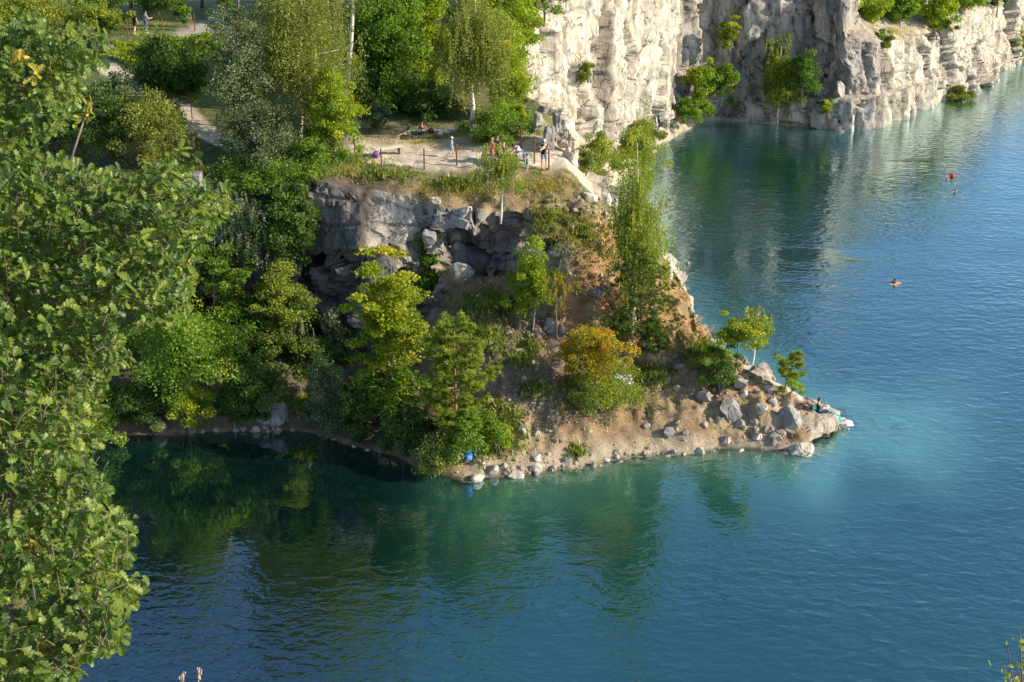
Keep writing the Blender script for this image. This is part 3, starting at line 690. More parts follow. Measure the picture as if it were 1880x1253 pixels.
# ------------------------------------------------------------------ foliage
def quads_leaf(C, A, N, L, W):
    """rhombic leaves: centre, axis, normal, length, width ratio"""
    A = A / (np.linalg.norm(A, axis=1)[:, None] + 1e-9); Bv = np.cross(A, N); Bv /= np.linalg.norm(Bv, axis=1)[:, None] + 1e-9
    L = L[:, None]; W = W[:, None]; b = C - A * L * .5; t = C + A * L * .5; m = C - A * L * .08 + np.cross(Bv, A) * L * .06
    V = np.stack([b, m + Bv * L * W * .5, t, m - Bv * L * W * .5], 1).reshape(-1, 3)
    return V, np.arange(len(C) * 4).reshape(-1, 4)
LM = {
 'birch': leaf_mat('birch_leaves', [(0, (.075, .11, .02)), (.5, (.14, .185, .03)), (.85, (.22, .25, .04)), (1, (.36, .31, .05))]),
 'birch_olive': leaf_mat('olive_birch_leaves', [(0, (.07, .095, .025)), (.5, (.14, .165, .04)), (.9, (.21, .225, .055)), (1, (.3, .28, .08))]),
 'silver': leaf_mat('silvery_leaves', [(0, (.045, .075, .04)), (.5, (.09, .125, .07)), (.85, (.17, .20, .13)), (1, (.28, .31, .22))], gloss=.03),
 'green': leaf_mat('green_leaves', [(0, (.04, .085, .012)), (.5, (.085, .155, .018)), (.9, (.15, .225, .025)), (1, (.26, .26, .035))]),
 'lime': leaf_mat('lime_leaves', [(0, (.075, .125, .012)), (.5, (.155, .22, .018)), (.9, (.26, .29, .022)), (1, (.42, .33, .03))]),
 'yellow': leaf_mat('yellowing_leaves', [(0, (.07, .115, .01)), (.5, (.155, .205, .014)), (.87, (.28, .28, .02)), (1, (.42, .30, .02))]),
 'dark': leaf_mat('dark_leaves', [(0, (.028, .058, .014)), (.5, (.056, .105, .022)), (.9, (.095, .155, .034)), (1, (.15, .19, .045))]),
 'pine': leaf_mat('pine_needles', [(0, (.035, .065, .02)), (.5, (.065, .11, .03)), (1, (.12, .16, .045))], .15),
 'pine_lime': leaf_mat('fresh_pine_needles', [(0, (.075, .115, .022)), (.5, (.155, .205, .035)), (1, (.25, .28, .06))], .34),
 'orange': leaf_mat('turning_leaves', [(0, (.075, .09, .012)), (.35, (.17, .17, .016)), (.6, (.27, .225, .02)), (.8, (.35, .20, .02)), (1, (.34, .12, .02))]),
 'grass': leaf_mat('grass_blades', [(0, (.07, .10, .02)), (.5, (.15, .165, .035)), (.8, (.28, .245, .08)), (1, (.38, .31, .14))], .3, .03),
 'herb': leaf_mat('low_herbs', [(0, (.05, .085, .02)), (.5, (.11, .15, .03)), (.85, (.19, .21, .04)), (1, (.33, .29, .08))], .3, .03),
 'oak': leaf_mat('oak_leaves', [(0, (.03, .06, .016)), (.5, (.075, .122, .022)), (.86, (.13, .175, .03)), (.95, (.24, .23, .045)), (1, (.40, .25, .06))], .34, .024),
}
def bark(name, a, b, s):
    g = NG(name); n = g.noise(g.coord((1, 1, .35)), s, 5, .7); n2 = g.noise(g.coord((.6, .6, 3.0)), s * .8, 3, .6)
    c = g.mix(g.ramp(n, [(.35, 0.0), (.65, 1.0)]), a, b)
    if name.startswith('birch'): c = g.mix(g.ramp(n2, [(.60, 0.0), (.68, 1.0)]), c, (.05, .045, .04))
    return g.done(g.n('ShaderNodeBsdfPrincipled', i_Base_Color=c, i_Roughness=.85, i_Normal=g.bump(n, .6, .02)))
M['bark_birch'] = bark('birch_bark', (.62, .58, .52), (.78, .75, .69), 4.0)
M['bark_grey'] = bark('grey_bark', (.16, .135, .11), (.30, .26, .215), 9.0)
M['bark_brown'] = bark('brown_bark', (.10, .07, .05), (.21, .15, .105), 9.0)
M['bark_pine'] = bark('pine_bark', (.20, .115, .07), (.34, .20, .12), 8.0)

TREE_STAT = [0]
def unit(r, n):
    v = r.normal(size=(n, 3)); return v / np.linalg.norm(v, axis=1)[:, None]
DENS, WIDE = 3.2, 1.14
def tree(kind, foot, box, label, mat, n=3500, D=None, bk='bark_grey', tr=.09, group=None, name=None, cat='tree', leaf=.14, seed=None, base=None, limbs=16, dy=1.0, clump=.30, taper=.35, loc=None, hide=0.0, ragged=1.5):
    """foot: pixel of the stem base; box: pixel box of the crown; D: distance when the stem base stands hidden"""
    sd = seed if seed is not None else int(foot[0] * 13 + foot[1] * 7); r = np.random.default_rng(sd)
    n = int(n * DENS); leaf *= .95
    if D is not None: b = P(foot[0], foot[1], D=D)
    else: b = hit(*foot)[0]
    x0, y0, x1, y1 = box; xm = (x0 + x1) / 2; x0 = xm + (x0 - xm) * WIDE; x1 = xm + (x1 - xm) * WIDE
    q0 = P(x0, (y0 + y1) / 2, D=b.y); q1 = P(x1, (y0 + y1) / 2, D=b.y)
    zt = P((x0 + x1) / 2, y0, D=b.y).z - b.z; zb = P((x0 + x1) / 2, y1, D=b.y).z - b.z
    cx = (q0.x + q1.x) / 2 - b.x; R = np.array([(q1.x - q0.x) / 2, (q1.x - q0.x) / 2 * dy, (zt - zb) / 2]); c = np.array([cx, 0, (zt + zb) / 2])
    nm = name or (kind + '_tree'); root = empty(nm, b); tag(root, label, cat, group)
    k_cl = max(6, int(n / 150))
    u = unit(r, k_cl); rad = r.uniform(.15, 1, k_cl) ** .5 * (1 - .1 * ragged) + .14 * ragged * r.normal(size=k_cl)
    zc = u[:, 2] * np.clip(rad, .1, 1.12)
    prof = np.clip(1 - taper * np.maximum(zc, -.2) - .35 * np.maximum(-zc - .45, 0), .15, 1.1)
    cl = u * np.clip(rad, .1, 1.15)[:, None]; cl[:, :2] *= prof[:, None]
    lump = 1 + .22 * ragged * fbm(cl * 1.6 + sd, 2, sd % 77)
    cl = cl * lump[:, None] * .92
    cw = c + cl * R
    mb = MB(); ztop = c[2] + R[2] * .82
    lean = np.array([cx, 0, 0]); wig = r.normal(size=3) * .05 * ztop * np.array([1, 1, 0])
    tp = lambda t: lean * t ** 1.3 + wig * math.sin(2.6 * t) * .6 + np.array([0, 0, -.3 + (ztop + .3) * t])
    tt = np.linspace(0, 1, 9)
    if kind != 'bush':
        mb.tube([tp(t) + (np.random.default_rng(sd + int(t * 97)).normal(size=3) * np.array([.035, .035, 0]) * ztop * .14 * (t > 0)) for t in tt], tr * (1 - .85 * tt) + .006, 7)
    for k in range(min(limbs, k_cl)):
        e = cw[k]
        if kind == 'bush':
            s0 = np.array([r.normal() * .12 * R[0], r.normal() * .12 * R[1], -.1]); mid = (s0 + e) / 2 + (0, 0, .15 * R[2]); mb.tube([s0, mid, e], [tr * .45, tr * .3, .008], 5)
        else:
            tz = np.clip((e[2] - .35 * np.linalg.norm(e[:2] - tp(.5)[:2]) + .3) / (ztop + .3), .12, .95); s0 = tp(tz); rr = tr * (1 - .85 * tz) * .55 + .004
            mid = (s0 + e) / 2 + np.array([0, 0, .08 * np.linalg.norm(e - s0)]); mb.tube([s0, mid, e], [rr, rr * .65, .006], 5)
    mb.build('trunk' if kind != 'bush' else 'stem', M[bk], root, True)
    which = r.integers(0, k_cl, n); rcl = clump * R.mean() * r.uniform(.6, 1.25, k_cl); ctint = np.clip(r.normal(.42, .16, k_cl), 0, .9)
    rc_ = rcl[which][:, None]
    off = r.normal(size=(n, 3)); off /= np.linalg.norm(off, axis=1)[:, None]; off *= (r.uniform(0, 1, n) ** .45)[:, None]
    A_ = unit(r, n); N_ = unit(r, n); L = leaf * r.uniform(.65, 1.25, n); W = np.full(n, .62)
    if kind == 'birch':
        ln = (.5 + .9 * r.uniform(size=k_cl)) * R.mean() * .42; sub = r.integers(0, 9, n); ss = np.random.default_rng(sd + 1).normal(size=(k_cl, 9, 3)) * .55
        o_ = ss[which, sub] * rc_; t_ = r.uniform(0, 1, n); o_[:, 2] = o_[:, 2] * .6 - t_ * ln[which] + .3 * ln[which]; o_[:, :2] *= (1 + .25 * t_)[:, None]
        C_ = cw[which] + o_ + r.normal(size=(n, 3)) * .07 * rc_; A_[:, 2] -= .9
    elif kind == 'maple':
        C_ = cw[which] + off * rc_ * np.array([1.15, 1.15, .34]) - np.array([0, 0, .18]) * (np.linalg.norm(off[:, :2], axis=1) ** 2)[:, None] * rc_; N_ = N_ * .75 + np.array([.25, -.2, .8]); A_[:, 2] = A_[:, 2] * .5 - .3
    else:
        C_ = cw[which] + off * rc_ * np.array([1, 1, .72]); N_ = N_ * .8 + np.array([.1, -.1, .5]) + .35 * off
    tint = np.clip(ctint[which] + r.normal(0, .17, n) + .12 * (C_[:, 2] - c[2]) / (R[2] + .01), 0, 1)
    V, F = quads_leaf(C_, A_, N_, L, W)
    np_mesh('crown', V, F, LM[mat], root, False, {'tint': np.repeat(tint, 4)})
    TREE_STAT[0] += n
    return root

def pine(foot, box, label, mat='pine', round_=False, n=110, D=None, group=None, tr=.1, tiers=9, up=.35, name='pine_tree', seed=None, gap=.0, bare=.15):
    sd = seed or int(foot[0] * 11 + foot[1]); r = np.random.default_rng(sd)
    b = P(foot[0], foot[1], D=D) if D is not None else hit(*foot)[0]
    x0, y0, x1, y1 = box; q0 = P(x0, (y0 + y1) / 2, D=b.y); q1 = P(x1, (y0 + y1) / 2, D=b.y)
    zt = P((x0 + x1) / 2, y0, D=b.y).z - b.z; zb = max(P((x0 + x1) / 2, y1, D=b.y).z - b.z, .1); cx = (q0.x + q1.x) / 2 - b.x; Rx = (q1.x - q0.x) / 2
    root = empty(name, b); tag(root, label, 'tree', group); mb = MB()
    tp = lambda t: np.array([cx * t, .1 * math.sin(3 * t), -.3 + (zt + .2) * t]); tt = np.linspace(0, 1, 8)
    mb.tube([tp(t) for t in tt], tr * (1 - .88 * tt) + .006, 7); Cs, As, Ts = [], [], []
    for i in range(tiers):
        f = (i + .5) / tiers; z = zb + (zt - zb) * f; rr = Rx * ((1.05 - .82 * f ** 1.3) if not round_ else math.sqrt(max(.08, 1.08 - (1.75 * f - .75) ** 2))) * r.uniform(.7, 1.15); nb = 6
        for k in range(nb):
            if r.uniform() < gap: continue
            a = 6.283 * k / nb + i * 1.1 + r.normal() * .25; ln = rr * r.uniform(.6, 1.1); s0 = tp(np.clip((z + .3) / (zt + .2), 0, 1)); s0[2] = z
            d = np.array([math.cos(a), math.sin(a), 0]); p = [s0 + d * ln * t + np.array([0, 0, up * ln * (t ** 1.6 - .15 * t)]) for t in (0, .4, .75, 1)]
            mb.tube(p, [tr * .3 * (1 - f * .6), tr * .22 * (1 - f * .6), .012, .006], 5)
            for _ in range(max(3, int(n / tiers * ln / Rx * .75))):
                t = r.uniform(bare + .15, 1.05); side = np.cross(d, (0, 0, 1)) * r.normal() * .26 * ln * (1.1 - .6 * t); q = s0 + d * ln * t + side + np.array([0, 0, up * ln * t ** 1.6 + r.normal() * .05 * ln])
                m = 20; ax = unit(r, m) * .8 + np.array([0, 0, .75]) + d * .45; Lq = .13
                Cs.append(q + ax / np.linalg.norm(ax, axis=1)[:, None] * Lq * r.uniform(.3, 1.1, (m, 1))); As.append(ax); Ts.append(np.clip(np.full(m, r.normal(.5, .2)) + r.normal(0, .12, m), 0, 1))
    mb.build('trunk', M['bark_pine'], root, True)
    C_, A_, T_ = np.concatenate(Cs), np.concatenate(As), np.concatenate(Ts); m = len(C_)
    V, F = quads_leaf(C_, A_, unit(r, m), .21 * r.uniform(.7, 1.2, m), np.full(m, .2))
    np_mesh('crown', V, F, LM[mat], root, False, {'tint': np.repeat(T_, 4)}); TREE_STAT[0] += m
    return root

# --- the wood behind the plateau
gb = 'trees behind the sandy plateau'
tree('broad', (420, 335), (384, -60, 500, 330), 'silvery grey poplar with dense foliage to the ground beside the pale path', 'silver', 9500, D=80.5, bk='bark_grey', tr=.16, group=gb, name='poplar_tree', clump=.2, taper=.15, leaf=.15, limbs=26)
tree('birch', (548, 300), (455, -95, 648, 250), 'tall weeping birch with yellow green crown and white forked trunk', 'birch_olive', 13000, D=82.5, bk='bark_birch', tr=.19, group=gb, name='birch_tree', clump=.24, taper=.3, leaf=.14, limbs=34)
tree('broad', (505, 325), (430, 190, 590, 335), 'dense grey green bush under the tall weeping birch', 'silver', 4600, D=79.6, group=gb, name='willow_bush', cat='bush', clump=.24, leaf=.14, tr=.07)
tree('birch', (631, 215), (600, -190, 700, 20), 'slender birch with bare white trunk leaning beside the bright maple', 'birch_olive', 4500, D=88, bk='bark_birch', tr=.17, group=gb, name='birch_tree', limbs=20, leaf=.15)
tree('broad', (612, 295), (560, 105, 668, 300), 'bright yellow green leafy sapling at the plateau corner', 'lime', 5200, D=80.2, group=gb, name='hornbeam_tree', clump=.22, leaf=.15, taper=.45)
tree('bush', (575, 316), (525, 245, 630, 318), 'low green bush with yellow sprays at the plateau rim', 'green', 2600, D=79.2, group=gb, name='hazel_bush', cat='bush', leaf=.13)
tree('broad', (715, 215), (650, -60, 782, 205), 'bright green maple with a full crown behind the picnic spot', 'green', 9000, D=92, group=gb, name='maple_tree', clump=.22, leaf=.2, tr=.2, limbs=26)
tree('broad', (765, 215), (735, -90, 835, 190), 'yellow topped leafy tree squeezed between the maple and the grey birch', 'lime', 6500, D=95, group=gb, name='leafy_tree', clump=.22, leaf=.2, tr=.2)
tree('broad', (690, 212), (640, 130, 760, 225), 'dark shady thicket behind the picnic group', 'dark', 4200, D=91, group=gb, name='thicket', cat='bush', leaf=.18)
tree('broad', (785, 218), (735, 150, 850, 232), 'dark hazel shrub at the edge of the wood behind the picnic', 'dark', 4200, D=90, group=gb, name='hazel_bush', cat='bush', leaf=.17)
tree('bush', (696, 232), (672, 190, 720, 236), 'feathery grey willow shrub at the edge of the sand', 'silver', 1900, D=86.5, group=gb, name='willow_bush', cat='bush', leaf=.15, tr=.05)
tree('birch', (868, 258), (805, -40, 945, 195), 'grey green birch with a drooping crown beside the outcrop', 'birch_olive', 9800, D=85.5, bk='bark_birch', tr=.15, group=gb, name='birch_tree', clump=.24, taper=.3, leaf=.135, limbs=26)
tree('broad', (935, 235), (885, 20, 985, 235), 'yellow green leafy tree between the grey birch and the outcrop', 'lime', 6800, D=89, group=gb, name='leafy_tree', clump=.22, leaf=.16, taper=.3)
tree('bush', (905, 262), (850, 195, 975, 268), 'leafy shrub at the foot of the grey birch', 'green', 2800, D=84.5, group=gb, name='dogwood_bush', cat='bush', leaf=.14)
tree('broad', (895, 200), (830, -110, 1000, 70), 'tall yellowish tree behind the grey birch', 'lime', 6000, D=98, group=gb, name='leafy_tree', clump=.24, leaf=.2, tr=.2)
tree('broad', (1000, 40), (945, -90, 1040, 30), 'round green shrub hanging over the white wall', 'green', 3000, D=107, group=gb, name='elder_bush', cat='bush', leaf=.2)
for a in (((470, 200), (410, 30, 520, 190), 'grey green tree filling the gap between the poplar and the weeping birch', 'silver', 4200, 86), ((600, 200), (545, 20, 650, 210), 'bright leafy tree between the two white birches', 'birch', 4600, 90), ((690, 150), (640, -40, 720, 130), 'sunny green tree tucked behind the slender birch', 'green', 3600, 97),
          ((830, 150), (785, 0, 880, 160), 'green tree filling the gap beside the grey birch', 'green', 3600, 96), ((960, 120), (925, -20, 1000, 110), 'lime green tree hiding the corner of the white wall', 'lime', 3000, 101), ((950, 240), (925, 180, 985, 245), 'yellow green bush at the foot of the outcrop', 'lime', 1500, 85.5)):
    tree('broad', a[0], a[1], a[2], a[3], a[4], D=a[5], group=gb, name='leafy_tree', cat='tree' if 'tree' in a[2] else 'bush', leaf=.17, clump=.24)
for i, (x0, x1, D_) in enumerate(((150, 330, 140), (300, 440, 146), (430, 560, 138), (540, 680, 142), (650, 800, 138), (-60, 150, 146))):
    tree('broad', ((x0 + x1) / 2, 10), (x0, -110, x1, -12), 'tall green tree in the wood line beyond the meadow', 'green', 2600, D=D_, group='wood line beyond the meadow', name='leafy_tree', leaf=.34, tr=.2)
# --- the meadow and bank at the top left
gm = 'bushes on the meadow bank'
tree('bush', (300, 185), (215, 66, 400, 190), 'broad dark green bush on the shaded bank between the paths', 'dark', 6200, D=88, group=gm, name='hawthorn_bush', cat='bush', leaf=.19, dy=.6)
tree('bush', (365, 195), (300, 90, 400, 205), 'dark bush in the hollow beside the silvery poplar', 'dark', 3600, D=94, group=gm, name='hawthorn_bush', cat='bush', leaf=.18)
tree('bush', (300, 120), (225, 58, 395, 120), 'sunlit yellow green bramble along the upper path', 'lime', 4200, D=100, group=gm, name='bramble_bush', cat='bush', leaf=.17, dy=.5)
tree('broad', (292, 200), (258, 118, 318, 200), 'pale yellow green sapling beside the descending path', 'lime', 1900, D=91, group=gm, name='ash_sapling', leaf=.15, tr=.04, taper=.5)
tree('bush', (205, 240), (150, 138, 262, 205), 'grey green bush on the near side of the descending path', 'silver', 3600, D=80.5, group=gm, name='willow_bush', cat='bush', leaf=.16)
tree('bush', (200, 275), (140, 152, 265, 278), 'dark bush below the descending path', 'dark', 4600, D=79.5, group=gm, name='blackthorn_bush', cat='bush', leaf=.15)
tree('bush', (282, 300), (205, 172, 350, 306), 'olive green bush near the terrace edge', 'birch_olive', 5600, D=78.8, group=gm, name='privet_bush', cat='bush', leaf=.14)
tree('bush', (315, 255), (270, 190, 345, 255), 'dark green bush at the bend of the pale path', 'dark', 2600, D=86.5, group=gm, name='blackthorn_bush', cat='bush', leaf=.15)
tree('bush', (85, 280), (0, 150, 150, 285), 'dark elder bush behind the oak twigs', 'dark', 4600, D=79.3, group=gm, name='elder_bush', cat='bush', leaf=.16)
tree('bush', (70, 55), (-60, -20, 150, 60), 'yellow green shrubs in the sunny meadow', 'birch', 5200, D=112, group=gm, name='broom_bush', cat='bush', leaf=.2, dy=.6)
tree('bush', (180, 50), (120, 5, 235, 58), 'tawny green shrub in the meadow close to the walkers', 'birch', 3400, D=110, group=gm, name='broom_bush', cat='bush', leaf=.19, dy=.6)
tree('broad', (190, 20), (95, -70, 270, 22), 'dark leafy tree at the far edge of the meadow', 'green', 4200, D=120, group=gm, name='leafy_tree', leaf=.24, tr=.15)
tree('broad', (290, 22), (235, -50, 345, 25), 'dark shrub behind the two walkers', 'dark', 2600, D=116, group=gm, name='hawthorn_bush', cat='bush', leaf=.22, tr=.1)
tree('broad', (20, 10), (-90, -90, 80, 10), 'leafy tree beyond the sunny meadow', 'green', 3600, D=124, group=gm, name='leafy_tree', leaf=.25, tr=.15)
for a in (((160, 130), (90, 90, 205, 132), 'grey green shrub where the two pale paths part', 'silver', 2200, 101), ((240, 110), (205, 70, 262, 112), 'sunlit lime bush close to the path post', 'lime', 1800, 103), ((350, 40), (318, 0, 352, 40), 'small dark bush at the edge of the upper path', 'green', 1200, 116), ((100, 210), (30, 120, 150, 212), 'green alder bush in the hollow behind the oak', 'green', 2600, 89), ((408, 12), (388, -50, 430, 16), 'leafy green bush where the upper path leaves between the trees', 'green', 1400, 119), ((385, 95), (350, 60, 410, 98), 'sunlit bramble beside the poplar crown', 'birch', 1600, 100)):
    tree('bush', a[0], a[1], a[2], a[3], a[4], D=a[5], group=gm, name='meadow_bush', cat='bush', leaf=.18)
# --- slopes of the peninsula
gp = 'trees growing on the peninsula slopes'
tree('birch', (919, 402), (878, 262, 960, 352), 'young birch with thin white stem growing from the dark recess', 'birch', 2600, D=75.4, bk='bark_birch', tr=.06, group=gp, name='birch_sapling', leaf=.1, limbs=14)
tree('birch', (1160, 628), (1112, 232, 1218, 575), 'tall slender birch rising beside the open water', 'birch', 7400, bk='bark_birch', tr=.075, group=gp, name='birch_tree', leaf=.115, limbs=34, clump=.15, taper=.3, ragged=1.5)
tree('birch', (1168, 598), (1125, 360, 1240, 590), 'second thinner birch behind the tall slender one', 'birch', 3000, bk='bark_birch', tr=.06, group=gp, name='birch_tree', leaf=.115, limbs=16, seed=991)
tree('broad', (1100, 330), (1058, 240, 1140, 345), 'pale leafy young tree beyond the plateau corner', 'birch', 3200, D=87, group=gp, name='aspen_tree', leaf=.13)
tree('broad', (1170, 320), (1125, 225, 1215, 335), 'leafy aspen behind the top of the tall birch', 'birch', 3200, D=96, group=gp, name='aspen_tree', leaf=.15)
tree('bush', (1070, 330), (1045, 265, 1100, 335), 'small bush right below the pale pillar', 'herb', 1300, D=84, group=gp, name='spindle_bush', cat='bush', leaf=.12)
tree('broad', (976, 610), (926, 432, 1024, 588), 'young lime green alder in the middle of the slope', 'lime', 3600, bk='bark_grey', tr=.05, group=gp, name='alder_tree', leaf=.13, taper=.55, clump=.24)
tree('birch', (1025, 622), (1000, 470, 1065, 570), 'thin bare stemmed sapling beside the lime green alder', 'orange', 420, bk='bark_grey', tr=.035, group=gp, name='dry_sapling', leaf=.09, limbs=10)
pine((1180, 640), (1085, 452, 1258, 600), 'spreading dark pine tangled with the tall birch', 'pine', n=300, group=gp, tr=.11, tiers=8, up=.15, gap=.2)
pine((1205, 655), (1165, 585, 1225, 655), 'short bushy pine at the crest under the tall birch', 'pine', n=130, group=gp, tr=.06, tiers=7, up=.4, name='pine_shrub')
tree('bush', (1090, 745), (1030, 592, 1150, 695), 'round bush turning yellow and orange on the sunlit slope', 'orange', 5600, tr=.08, group=gp, name='dogwood_bush', cat='bush', leaf=.12, clump=.24)
tree('bush', (1105, 752), (1050, 660, 1185, 755), 'green lower growth under the orange bush', 'birch', 2600, tr=.05, group=gp, name='spindle_bush', cat='bush', leaf=.11)
tree('maple', (715, 775), (642, 462, 795, 695), 'large yellow green maple in front of the big rock face', 'yellow', 6400, bk='bark_brown', tr=.13, group=gp, name='maple_tree', leaf=.19, clump=.22, taper=.2, limbs=30)
tree('maple', (690, 778), (640, 650, 770, 775), 'green lower maple at the waterside beneath the yellow one', 'green', 2800, bk='bark_brown', tr=.07, group=gp, name='maple_sapling', leaf=.18)
tree('broad', (788, 585), (752, 430, 828, 575), 'green sapling climbing the rock beside the yellow maple', 'green', 2000, group=gp, name='ash_sapling', leaf=.15, tr=.05, taper=.1)
pine((838, 822), (765, 590, 905, 790), 'bright feathery pine at the waterside next to the yellow maple', 'pine_lime', True, 800, group=gp, tr=.1, tiers=9, up=.42)
tree('bush', (860, 835), (800, 745, 925, 835), 'bright green bush behind the blue backpack', 'green', 3300, group=gp, name='hazel_bush', cat='bush', leaf=.13, clump=.24)
tree('bush', (800, 870), (755, 790, 850, 872), 'tangled dark shore bush with bare twigs reaching over the water', 'herb', 2600, group=gp, name='willow_bush', cat='bush', leaf=.12)
tree('bush', (908, 832), (870, 770, 945, 832), 'yellow green bush on the bank by the pointed stone', 'lime', 1500, group=gp, name='spindle_bush', cat='bush', leaf=.12)
gt = 'small trees on the rocky point'
tree('maple', (1349, 686), (1306, 568, 1398, 648), 'small lime green tree with a dark stem on the point', 'yellow', 1900, bk='bark_brown', tr=.045, group=gt, name='maple_sapling', leaf=.13, clump=.26)
tree('birch', (1381, 672), (1362, 556, 1416, 642), 'small pale birch just behind the lime green tree on the point', 'birch', 1300, bk='bark_birch', tr=.04, group=gt, name='birch_sapling', leaf=.11, D=74)
tree('bush', (1322, 712), (1280, 640, 1358, 715), 'low dark green bush among the boulders of the point', 'dark', 2200, group=gt, name='juniper_bush', cat='bush', leaf=.11, clump=.24)
pine((1436, 722), (1430, 655, 1490, 702), 'little crooked pine leaning over the water at the point', 'pine_lime', True, n=130, group=gt, tr=.07, tiers=5, up=.3, bare=.1, gap=.25)
tree('bush', (1445, 735), (1425, 690, 1480, 738), 'thin yellowish shrub below the crooked little pine', 'lime', 380, group=gt, name='willow_bush', cat='bush', leaf=.1, tr=.03)
tree('bush', (1300, 690), (1270, 625, 1345, 690), 'thin lime green shrub along the crest of the point', 'lime', 900, group=gt, name='spindle_bush', cat='bush', leaf=.1, tr=.03)
# --- shaded cove
gc = 'trees and bushes of the shaded cove'
tree('maple', (395, 640), (345, 425, 455, 560), 'sunlit rowan with round leaf bunches against the shaded cove wall', 'green', 3400, D=74.6, group=gc, name='rowan_tree', leaf=.15, clump=.22)
tree('birch', (450, 640), (395, 340, 500, 470), 'grey green ash hanging from the rim above the cove', 'silver', 3400, D=76, group=gc, name='ash_tree', leaf=.14)
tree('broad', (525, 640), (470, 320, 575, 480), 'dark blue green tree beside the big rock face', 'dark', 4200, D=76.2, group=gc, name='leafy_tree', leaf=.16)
tree('maple', (545, 730), (465, 480, 575, 640), 'light green locust with drooping branches left of the rock face', 'birch', 3600, D=74.4, group=gc, name='locust_tree', leaf=.15, tr=.07)
tree('birch', (560, 760), (520, 600, 590, 700), 'pale hanging branch of willow in the middle of the cove', 'silver', 1500, D=73.5, group=gc, name='willow_tree', leaf=.13)
tree('bush', (600, 790), (555, 655, 645, 790), 'grey leaved willow bush at the foot of the rock face', 'silver', 3200, group=gc, name='willow_bush', cat='bush', leaf=.13)
tree('broad', (345, 770), (240, 555, 440, 715), 'wide dark green maple growing low on the cove bank', 'green', 6800, group=gc, name='maple_tree', leaf=.17, tr=.12, taper=.1)
tree('bush', (350, 795), (300, 690, 390, 795), 'yellow spotted bush at the cove waterline', 'lime', 2400, group=gc, name='hazel_bush', cat='bush', leaf=.13)
tree('broad', (400, 690), (330, 560, 450, 680), 'green leafy tree behind the wide maple', 'green', 3200, D=73.5, group=gc, name='leafy_tree', leaf=.16)
tree('broad', (500, 710), (440, 590, 540, 690), 'small green maple in the dark corner of the cove', 'dark', 2600, D=73.6, group=gc, name='maple_sapling', leaf=.16)
tree('broad', (240, 680), (150, 420, 330, 660), 'dark green tree against the cove wall behind the oak', 'dark', 5200, D=75, group=gc, name='leafy_tree', leaf=.18)
tree('bush', (180, 800), (110, 690, 230, 800), 'bush at the waterline half hidden by the oak', 'green', 2200, group=gc, name='alder_bush', cat='bush', leaf=.14)
tree('broad', (420, 350), (340, 300, 570, 352), 'dark overgrowth hanging over the cove rim', 'dark', 4200, D=78, group=gc, name='ivy_thicket', cat='bush', leaf=.14, dy=.4)
tree('bush', (110, 600), (30, 420, 190, 600), 'dark thicket on the cove wall at the oak', 'dark', 3600, D=75, group=gc, name='thicket', cat='bush', leaf=.18)
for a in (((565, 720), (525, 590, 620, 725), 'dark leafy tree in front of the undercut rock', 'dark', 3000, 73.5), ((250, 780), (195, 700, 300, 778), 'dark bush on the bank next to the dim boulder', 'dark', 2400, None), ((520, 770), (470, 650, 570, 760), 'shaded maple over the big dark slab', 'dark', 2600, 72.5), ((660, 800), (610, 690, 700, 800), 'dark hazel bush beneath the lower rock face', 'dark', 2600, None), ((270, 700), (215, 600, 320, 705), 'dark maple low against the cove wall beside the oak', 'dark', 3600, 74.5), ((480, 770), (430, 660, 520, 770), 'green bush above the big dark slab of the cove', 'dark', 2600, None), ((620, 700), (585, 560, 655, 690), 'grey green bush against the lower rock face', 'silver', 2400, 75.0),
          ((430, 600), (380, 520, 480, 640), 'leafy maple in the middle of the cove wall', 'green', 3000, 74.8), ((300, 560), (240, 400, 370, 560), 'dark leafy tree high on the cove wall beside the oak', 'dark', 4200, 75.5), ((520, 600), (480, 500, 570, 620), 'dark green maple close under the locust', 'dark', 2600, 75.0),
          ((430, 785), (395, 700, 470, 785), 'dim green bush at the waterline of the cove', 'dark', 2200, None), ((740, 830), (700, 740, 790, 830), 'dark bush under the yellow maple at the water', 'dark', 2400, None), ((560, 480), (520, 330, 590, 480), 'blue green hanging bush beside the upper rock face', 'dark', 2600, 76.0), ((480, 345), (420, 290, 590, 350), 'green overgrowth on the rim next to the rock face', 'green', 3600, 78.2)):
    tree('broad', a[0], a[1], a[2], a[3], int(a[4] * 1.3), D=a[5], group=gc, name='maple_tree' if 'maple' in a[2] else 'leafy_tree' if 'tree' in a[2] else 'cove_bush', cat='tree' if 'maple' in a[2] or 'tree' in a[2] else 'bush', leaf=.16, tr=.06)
# --- far wall
gw = 'trees and bushes on the far quarry wall'
tree('maple', (1340, 90), (1312, 22, 1362, 90), 'lime green tree clinging high on the far wall', 'lime', 1700, D=139, group=gw, name='maple_tree', leaf=.28, tr=.09)
tree('broad', (1285, 205), (1262, 80, 1312, 215), 'green tree in the corner of the far wall, tallest of its row', 'lime', 2600, D=137.5, group=gw, name='leafy_tree', leaf=.26, tr=.1)
tree('broad', (1322, 190), (1300, 105, 1355, 190), 'green tree beside the corner tree of the far wall', 'green', 2000, D=138, group=gw, name='leafy_tree', leaf=.26, tr=.1)
tree('bush', (1255, 225), (1238, 180, 1300, 225), 'shady bush at the foot of the corner trees', 'green', 1500, D=135.5, group=gw, name='elder_bush', cat='bush', leaf=.22)
tree('birch', (1428, 232), (1400, 68, 1462, 222), 'grey green birch standing on the far shore beach', 'birch', 3600, D=139.2, bk='bark_birch', tr=.1, group=gw, name='birch_tree', leaf=.22, clump=.24)
